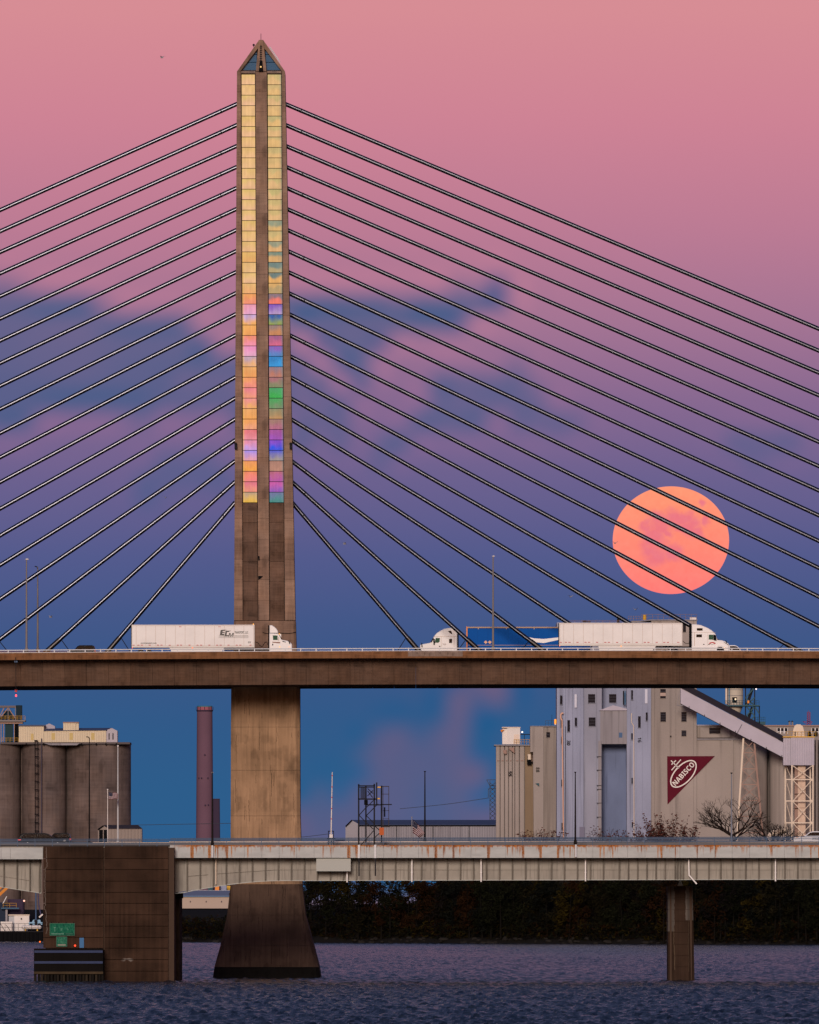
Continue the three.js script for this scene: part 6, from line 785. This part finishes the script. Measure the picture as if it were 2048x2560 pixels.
{
  const d = 3330, t = thing('corrugated_shed', 'small brown corrugated shed with dark doors at the foot of the silos', 'shed', V(PX(300, d), GROUND, -d - 4));
  part(t, 'wall', merge([sheet(272, 2072, 355, 2130, d, 0.9, 0.12), rect(272, 2072, 355, 2130, d + 0.3, 8)]), M.brownSheet); part(t, 'gable_wall', poly([[245.6, 2073], [258.6, 2064.4], [272, 2072], [272, 2130], [245.6, 2130]], d + 0.2, 8), M.brownSheet); part(t, 'roof', loft([[V(PX(270, d), PY(2072, d), -d + 0.4), V(PX(356, d), PY(2072, d), -d + 0.4), V(PX(356, d), PY(2071, d), -d + 0.4), V(PX(270, d), PY(2071, d), -d + 0.4)], [V(PX(258, d), PY(2063, d), -d - 5), V(PX(344, d), PY(2063, d), -d - 5), V(PX(344, d), PY(2062, d), -d - 5), V(PX(258, d), PY(2062, d), -d - 5)]]), M.roofDark);
  part(t, 'roof_edge', beam(at(244.6, 2074, d - 0.2), at(259, 2064, d - 0.2), 0.3, 0.5), M.black); for (const x of [248, 259.6]) part(t, 'door', rect(x, 2074.4, x + 9.4, 2126, d + 0.1, 0.2), M.black);
}
{ // far chimney, darker block and power lines
  const d = 5200, t = thing('brick_chimney', 'tall brown brick chimney, purple haze in its colour, railed top, left of the pylon', 'chimney', V(PX(512, d), GROUND, -d)), s = A * d, y0 = PY(1779, d), h = y0 - GROUND;
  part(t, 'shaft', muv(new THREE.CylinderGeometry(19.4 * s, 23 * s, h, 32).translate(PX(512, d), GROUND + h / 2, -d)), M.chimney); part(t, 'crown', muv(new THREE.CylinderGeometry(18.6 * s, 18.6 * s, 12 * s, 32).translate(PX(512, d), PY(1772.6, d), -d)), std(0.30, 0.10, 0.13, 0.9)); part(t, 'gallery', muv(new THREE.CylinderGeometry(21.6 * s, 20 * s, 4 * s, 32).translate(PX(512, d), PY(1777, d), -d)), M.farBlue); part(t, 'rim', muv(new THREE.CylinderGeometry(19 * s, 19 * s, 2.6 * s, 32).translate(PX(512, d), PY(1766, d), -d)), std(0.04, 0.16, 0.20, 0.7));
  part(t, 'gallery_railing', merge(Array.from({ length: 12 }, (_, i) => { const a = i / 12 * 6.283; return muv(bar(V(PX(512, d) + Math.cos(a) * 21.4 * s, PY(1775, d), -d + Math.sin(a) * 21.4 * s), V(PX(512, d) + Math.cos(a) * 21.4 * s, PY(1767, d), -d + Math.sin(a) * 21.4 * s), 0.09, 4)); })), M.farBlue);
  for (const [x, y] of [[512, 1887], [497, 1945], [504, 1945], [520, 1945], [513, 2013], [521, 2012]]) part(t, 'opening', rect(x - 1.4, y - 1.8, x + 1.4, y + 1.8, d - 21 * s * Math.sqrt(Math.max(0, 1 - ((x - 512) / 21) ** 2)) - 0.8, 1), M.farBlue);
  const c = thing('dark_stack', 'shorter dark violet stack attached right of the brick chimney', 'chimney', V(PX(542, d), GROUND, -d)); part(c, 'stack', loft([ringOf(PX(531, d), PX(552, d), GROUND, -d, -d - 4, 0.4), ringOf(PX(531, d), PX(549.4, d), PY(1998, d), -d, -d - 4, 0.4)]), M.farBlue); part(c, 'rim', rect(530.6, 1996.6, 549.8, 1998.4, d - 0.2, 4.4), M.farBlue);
  const e = 4600, p = thing('transmission_tower', 'lattice transmission tower with blue haze in its colour partly behind the ribbed silos', 'pylon', V(PX(1234, e), GROUND, -e)), L = (a, b, x, y) => beam(at(a, b, e), at(x, y, e), 0.22, 0.22), wire = (pts) => muv(new THREE.TubeGeometry(new THREE.CatmullRomCurve3(pts.map(([x, y, z = e]) => at(x, y, z))), 24, 0.09, 4));
  for (const x of [1225, 1238]) part(p, 'leg', L(x, 2110, x, 1952), M.hazySteel); for (let i = 0; i < 13; i++) { const y = 2100 - i * 11; part(p, 'brace', L(1225, y, 1238, y - 11), M.hazySteel); part(p, 'brace', L(1238, y, 1225, y - 11), M.hazySteel); } part(p, 'cross_arm', merge([L(1217, 1949.6, 1250, 1949.6), L(1217, 1950, 1225, 1964), L(1225, 1964, 1240, 1964), L(1221, 1972, 1250, 1972), L(1221, 1972, 1221, 1995)]), M.hazySteel);
  for (const [pts, l] of [[[[1221, 1995], [1120, 2010], [1000, 2022]], 'faint power line sagging left from the lattice tower'], [[[820, 2085, 4700], [760, 2092, 4700], [650, 2099, 4700]], 'power line low in the sky right of the pylon pier'], [[[-60, 2067, 4700], [250, 2064, 4700], [590, 2058, 4700]], 'power line crossing behind the chimney low in the sky']]) single('power_line', wire(pts), M.hazySteel, l, 'power line');
}
{ // bank building seen under the low bridge
  const d = 3330, t = thing('bank_building', 'low beige building with blue-grey metal roof under the bridge haunch', 'building', V(PX(510, d), GROUND, -d - 5));
  part(t, 'wall', rect(430, 2240.6, 600, 2276, d, 10), std(0.42, 0.34, 0.29, 0.9)); part(t, 'roof', loft([[V(PX(430, d), PY(2241, d), -d + 0.6), V(PX(600, d), PY(2241, d), -d + 0.6), V(PX(600, d), PY(2240, d), -d + 0.6), V(PX(430, d), PY(2240, d), -d + 0.6)], [V(PX(430, d), PY(2227, d), -d - 6), V(PX(600, d), PY(2227, d), -d - 6), V(PX(600, d), PY(2226, d), -d - 6), V(PX(430, d), PY(2226, d), -d - 6)]]), std(0.16, 0.19, 0.27, 0.6));
  part(t, 'ridge_cap', rect(430, 2225.6, 600, 2227, d + 6, 0.6), M.galv); part(t, 'eaves_gutter', rect(430, 2239.6, 600, 2241.6, d - 0.8, 0.4), std(0.10, 0.20, 0.36, 0.5)); for (const x of [476, 515.6, 554]) part(t, 'wall_lamp', rect(x - 1, 2252, x + 1, 2256, d - 0.2, 0.3), M.farBlue);
  const k = thing('quay_wall', 'dark quay wall with yellow posts below the beige building', 'wall', V(PX(510, 3300), 0, -3300)); part(k, 'wall_face', rect(420, 2272, 585, 2320, 3296, 6), std(0.030, 0.034, 0.042, 0.9, { map: tiled(tWeather, 14) })); part(k, 'coping', rect(420, 2271, 585, 2274, 3295.6, 6.6), M.black); for (const x of [462.6, 474.4, 486.4, 508.6, 519.6, 531.6, 540]) part(k, 'yellow_post', rect(x - 0.9, x < 490 ? 2291 : 2284, x + 0.9, x < 490 ? 2304 : 2291, 3295.4, 0.4), M.yellow); part(k, 'white_shutter', merge([rect(465, 2295, 473, 2303, 3295.6, 0.2), rect(477, 2295, 485, 2306, 3295.6, 0.2)]), std(0.14, 0.15, 0.19, 0.8));
  [[538, 2213, 548, 2226, M.orange, 'orange machine frame behind the beige building roof'], [552, 2212, 566, 2226, M.lavender, 'pale blue container behind the beige building roof'], [520, 2216, 532, 2226, M.teal, 'teal tank behind the beige building roof'], [567, 2214, 580, 2226, M.yellow, 'yellow machine beside the pylon base behind the roof']].forEach(([a, b, c, e, m, l], i) => { const q = 3372 + i * 4, w = thing('yard_container', l, 'container', at((a + c) / 2, e, q)); part(w, 'body', rect(a, b, c, e + 12, q, 3), m); part(w, 'lid', rect(a - 0.6, b - 1.4, c + 0.6, b, q - 0.3, 3.4), M.darkSteel); });
}
{ // dock at the far left
  const d = 3255, t = thing('dock_wall', 'black dock wall at the waterline on the far left', 'dock', V(PX(40, d), 0, -d)); part(t, 'sheet_piles', merge([corrugated(PX(-120, d), PX(118, d), -1, PY(2330, d), -d, 1.1, 0.3), rect(-120, 2330, 118, 2362, d + 0.3, 40)]), M.black); part(t, 'deck', rect(-120, 2327.6, 118, 2330.2, d - 0.3, 46), M.darkSteel); part(t, 'handrail', railing(-20, 112, 2309, 2328, d + 1, 9), M.darkSteel);
  const b = d + 6, one = (n, l, c, x, y) => thing(n, l, c, at(x, y, b));
  let o = one('site_cabin', 'white cabin standing on the dock beside the pier', 'cabin', 54, 2327); part(o, 'cabin_body', rect(36, 2288.6, 73, 2328, b + 4, 5), M.whitePaint); part(o, 'cabin_side', rect(22, 2288.6, 36, 2328, b + 4.6, 4.4), std(0.40, 0.42, 0.46, 0.7)); part(o, 'cabin_roof', rect(21, 2286.4, 74, 2288.8, b + 3.7, 5.8), M.creamSteel); part(o, 'window', rect(52, 2295, 55.4, 2299.4, b + 3.9, 0.2), M.windowGlass);
  o = one('white_skip', 'white slatted bin at the left edge of the dock', 'bin', 16, 2328); part(o, 'bin_body', rect(1.6, 2304, 31, 2328, b, 3), M.whitePaint); part(o, 'bin_brace', merge([beam(at(2, 2310, b - 0.1), at(12, 2327, b - 0.1), 0.12, 0.1), beam(at(15, 2312, b - 0.1), at(26, 2327, b - 0.1), 0.12, 0.1)]), M.darkSteel);
  o = one('gas_tank', 'white horizontal gas tank on the dock', 'tank', 78, 2326); part(o, 'shell', muv(new THREE.CapsuleGeometry(0.5, PX(100, b) - PX(60, b), 8, 16).rotateZ(Math.PI / 2).translate(PX(79, b), PY(2318, b), -b)), M.whitePaint); part(o, 'cradle', merge([rect(62, 2321, 65, 2328, b, 0.6), rect(92, 2321, 95, 2328, b, 0.6)]), M.yellow);
  o = one('pickup_truck', 'light blue pickup truck parked behind the gas tank', 'truck', 88, 2314); part(o, 'body', rect(72, 2305.4, 106, 2312, b + 3, 1.8), std(0.16, 0.34, 0.52, 0.4)); const pc = part(o, 'cab', poly([[80, 2305.6], [83, 2299.4], [101, 2299.4], [102, 2305.6]], b + 3.1, 1.6), std(0.16, 0.34, 0.52, 0.4)); part(pc, 'window', rect(85.6, 2300.6, 92, 2305, b + 3, 0.06), M.windowGlass); part(o, 'wheel', muv(new THREE.CylinderGeometry(0.4, 0.4, 0.3, 14).rotateX(1.5708).translate(PX(77, b), PY(2312, b), -b - 3)), M.rubber); part(o, 'wheel', muv(new THREE.CylinderGeometry(0.4, 0.4, 0.3, 14).rotateX(1.5708).translate(PX(98, b), PY(2312, b), -b - 3)), M.rubber); part(o, 'parking_slab', rect(70, 2315, 110, 2328, b + 2.5, 3), M.darkSteel);
  o = one('loading_boom', 'orange loading boom slanting up at the left edge below the girder', 'crane', 10, 2262); part(o, 'boom', merge([beam(at(-30, 2264, b + 8), at(30, 2208, b + 8), 0.7, 0.6), beam(at(-34, 2252, b + 8), at(20, 2204, b + 8), 0.4, 0.4)]), std(0.55, 0.20, 0.02, 0.6)); part(o, 'ram', beam(at(7.4, 2259, b + 7.4), at(17, 2241, b + 7.4), 0.22, 0.2), M.galv); part(o, 'mast', rect(-12, 2256, 16, 2328, b + 8, 3), std(0.02, 0.03, 0.055, 0.8));
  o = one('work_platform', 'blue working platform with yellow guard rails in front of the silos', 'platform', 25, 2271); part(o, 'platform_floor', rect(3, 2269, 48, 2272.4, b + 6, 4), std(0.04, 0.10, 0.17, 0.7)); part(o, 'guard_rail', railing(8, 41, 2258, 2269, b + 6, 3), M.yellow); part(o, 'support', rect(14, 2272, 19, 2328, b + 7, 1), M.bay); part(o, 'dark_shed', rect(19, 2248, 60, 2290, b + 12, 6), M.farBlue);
  o = one('spout_pipe', 'blue drop pipe standing beside the pier at the dock', 'pipe', 90, 2300); part(o, 'pipe', muv(pbar(90, 2226, 90, 2300, b + 2, 1.8, 8)), std(0.05, 0.10, 0.20, 0.6)); part(o, 'branch', muv(pbar(97, 2262, 103, 2290, b + 2, 1.6, 8)), std(0.05, 0.05, 0.12, 0.6)); part(o, 'branch', muv(pbar(95, 2226, 97, 2262, b + 2, 1.4, 8)), std(0.05, 0.05, 0.12, 0.6)); part(o, 'pipe_foot', rect(87, 2296, 93, 2328, b + 2, 0.6), M.darkSteel);
  const lm = thing('yard_lamp', 'glowing round lamp on a dark post at the dock', 'lamp', at(57.6, 2328, b + 9)); part(lm, 'post', muv(pbar(58, 2328, 58, 2256, b + 9, 0.8, 6)), M.black); part(lm, 'lamp_globe', muv(new THREE.SphereGeometry(0.24, 12, 8).translate(PX(58, b), PY(2252, b), -b - 8.6)), std(0.5, 0.3, 0.25, 0.4, { emissive: new THREE.Color(1.5, 0.75, 0.55) }));
}

scene.traverse((o) => { if (o.isMesh) { o.castShadow = o.name !== 'moon'; o.receiveShadow = true; } });
renderer.render(scene, camera);
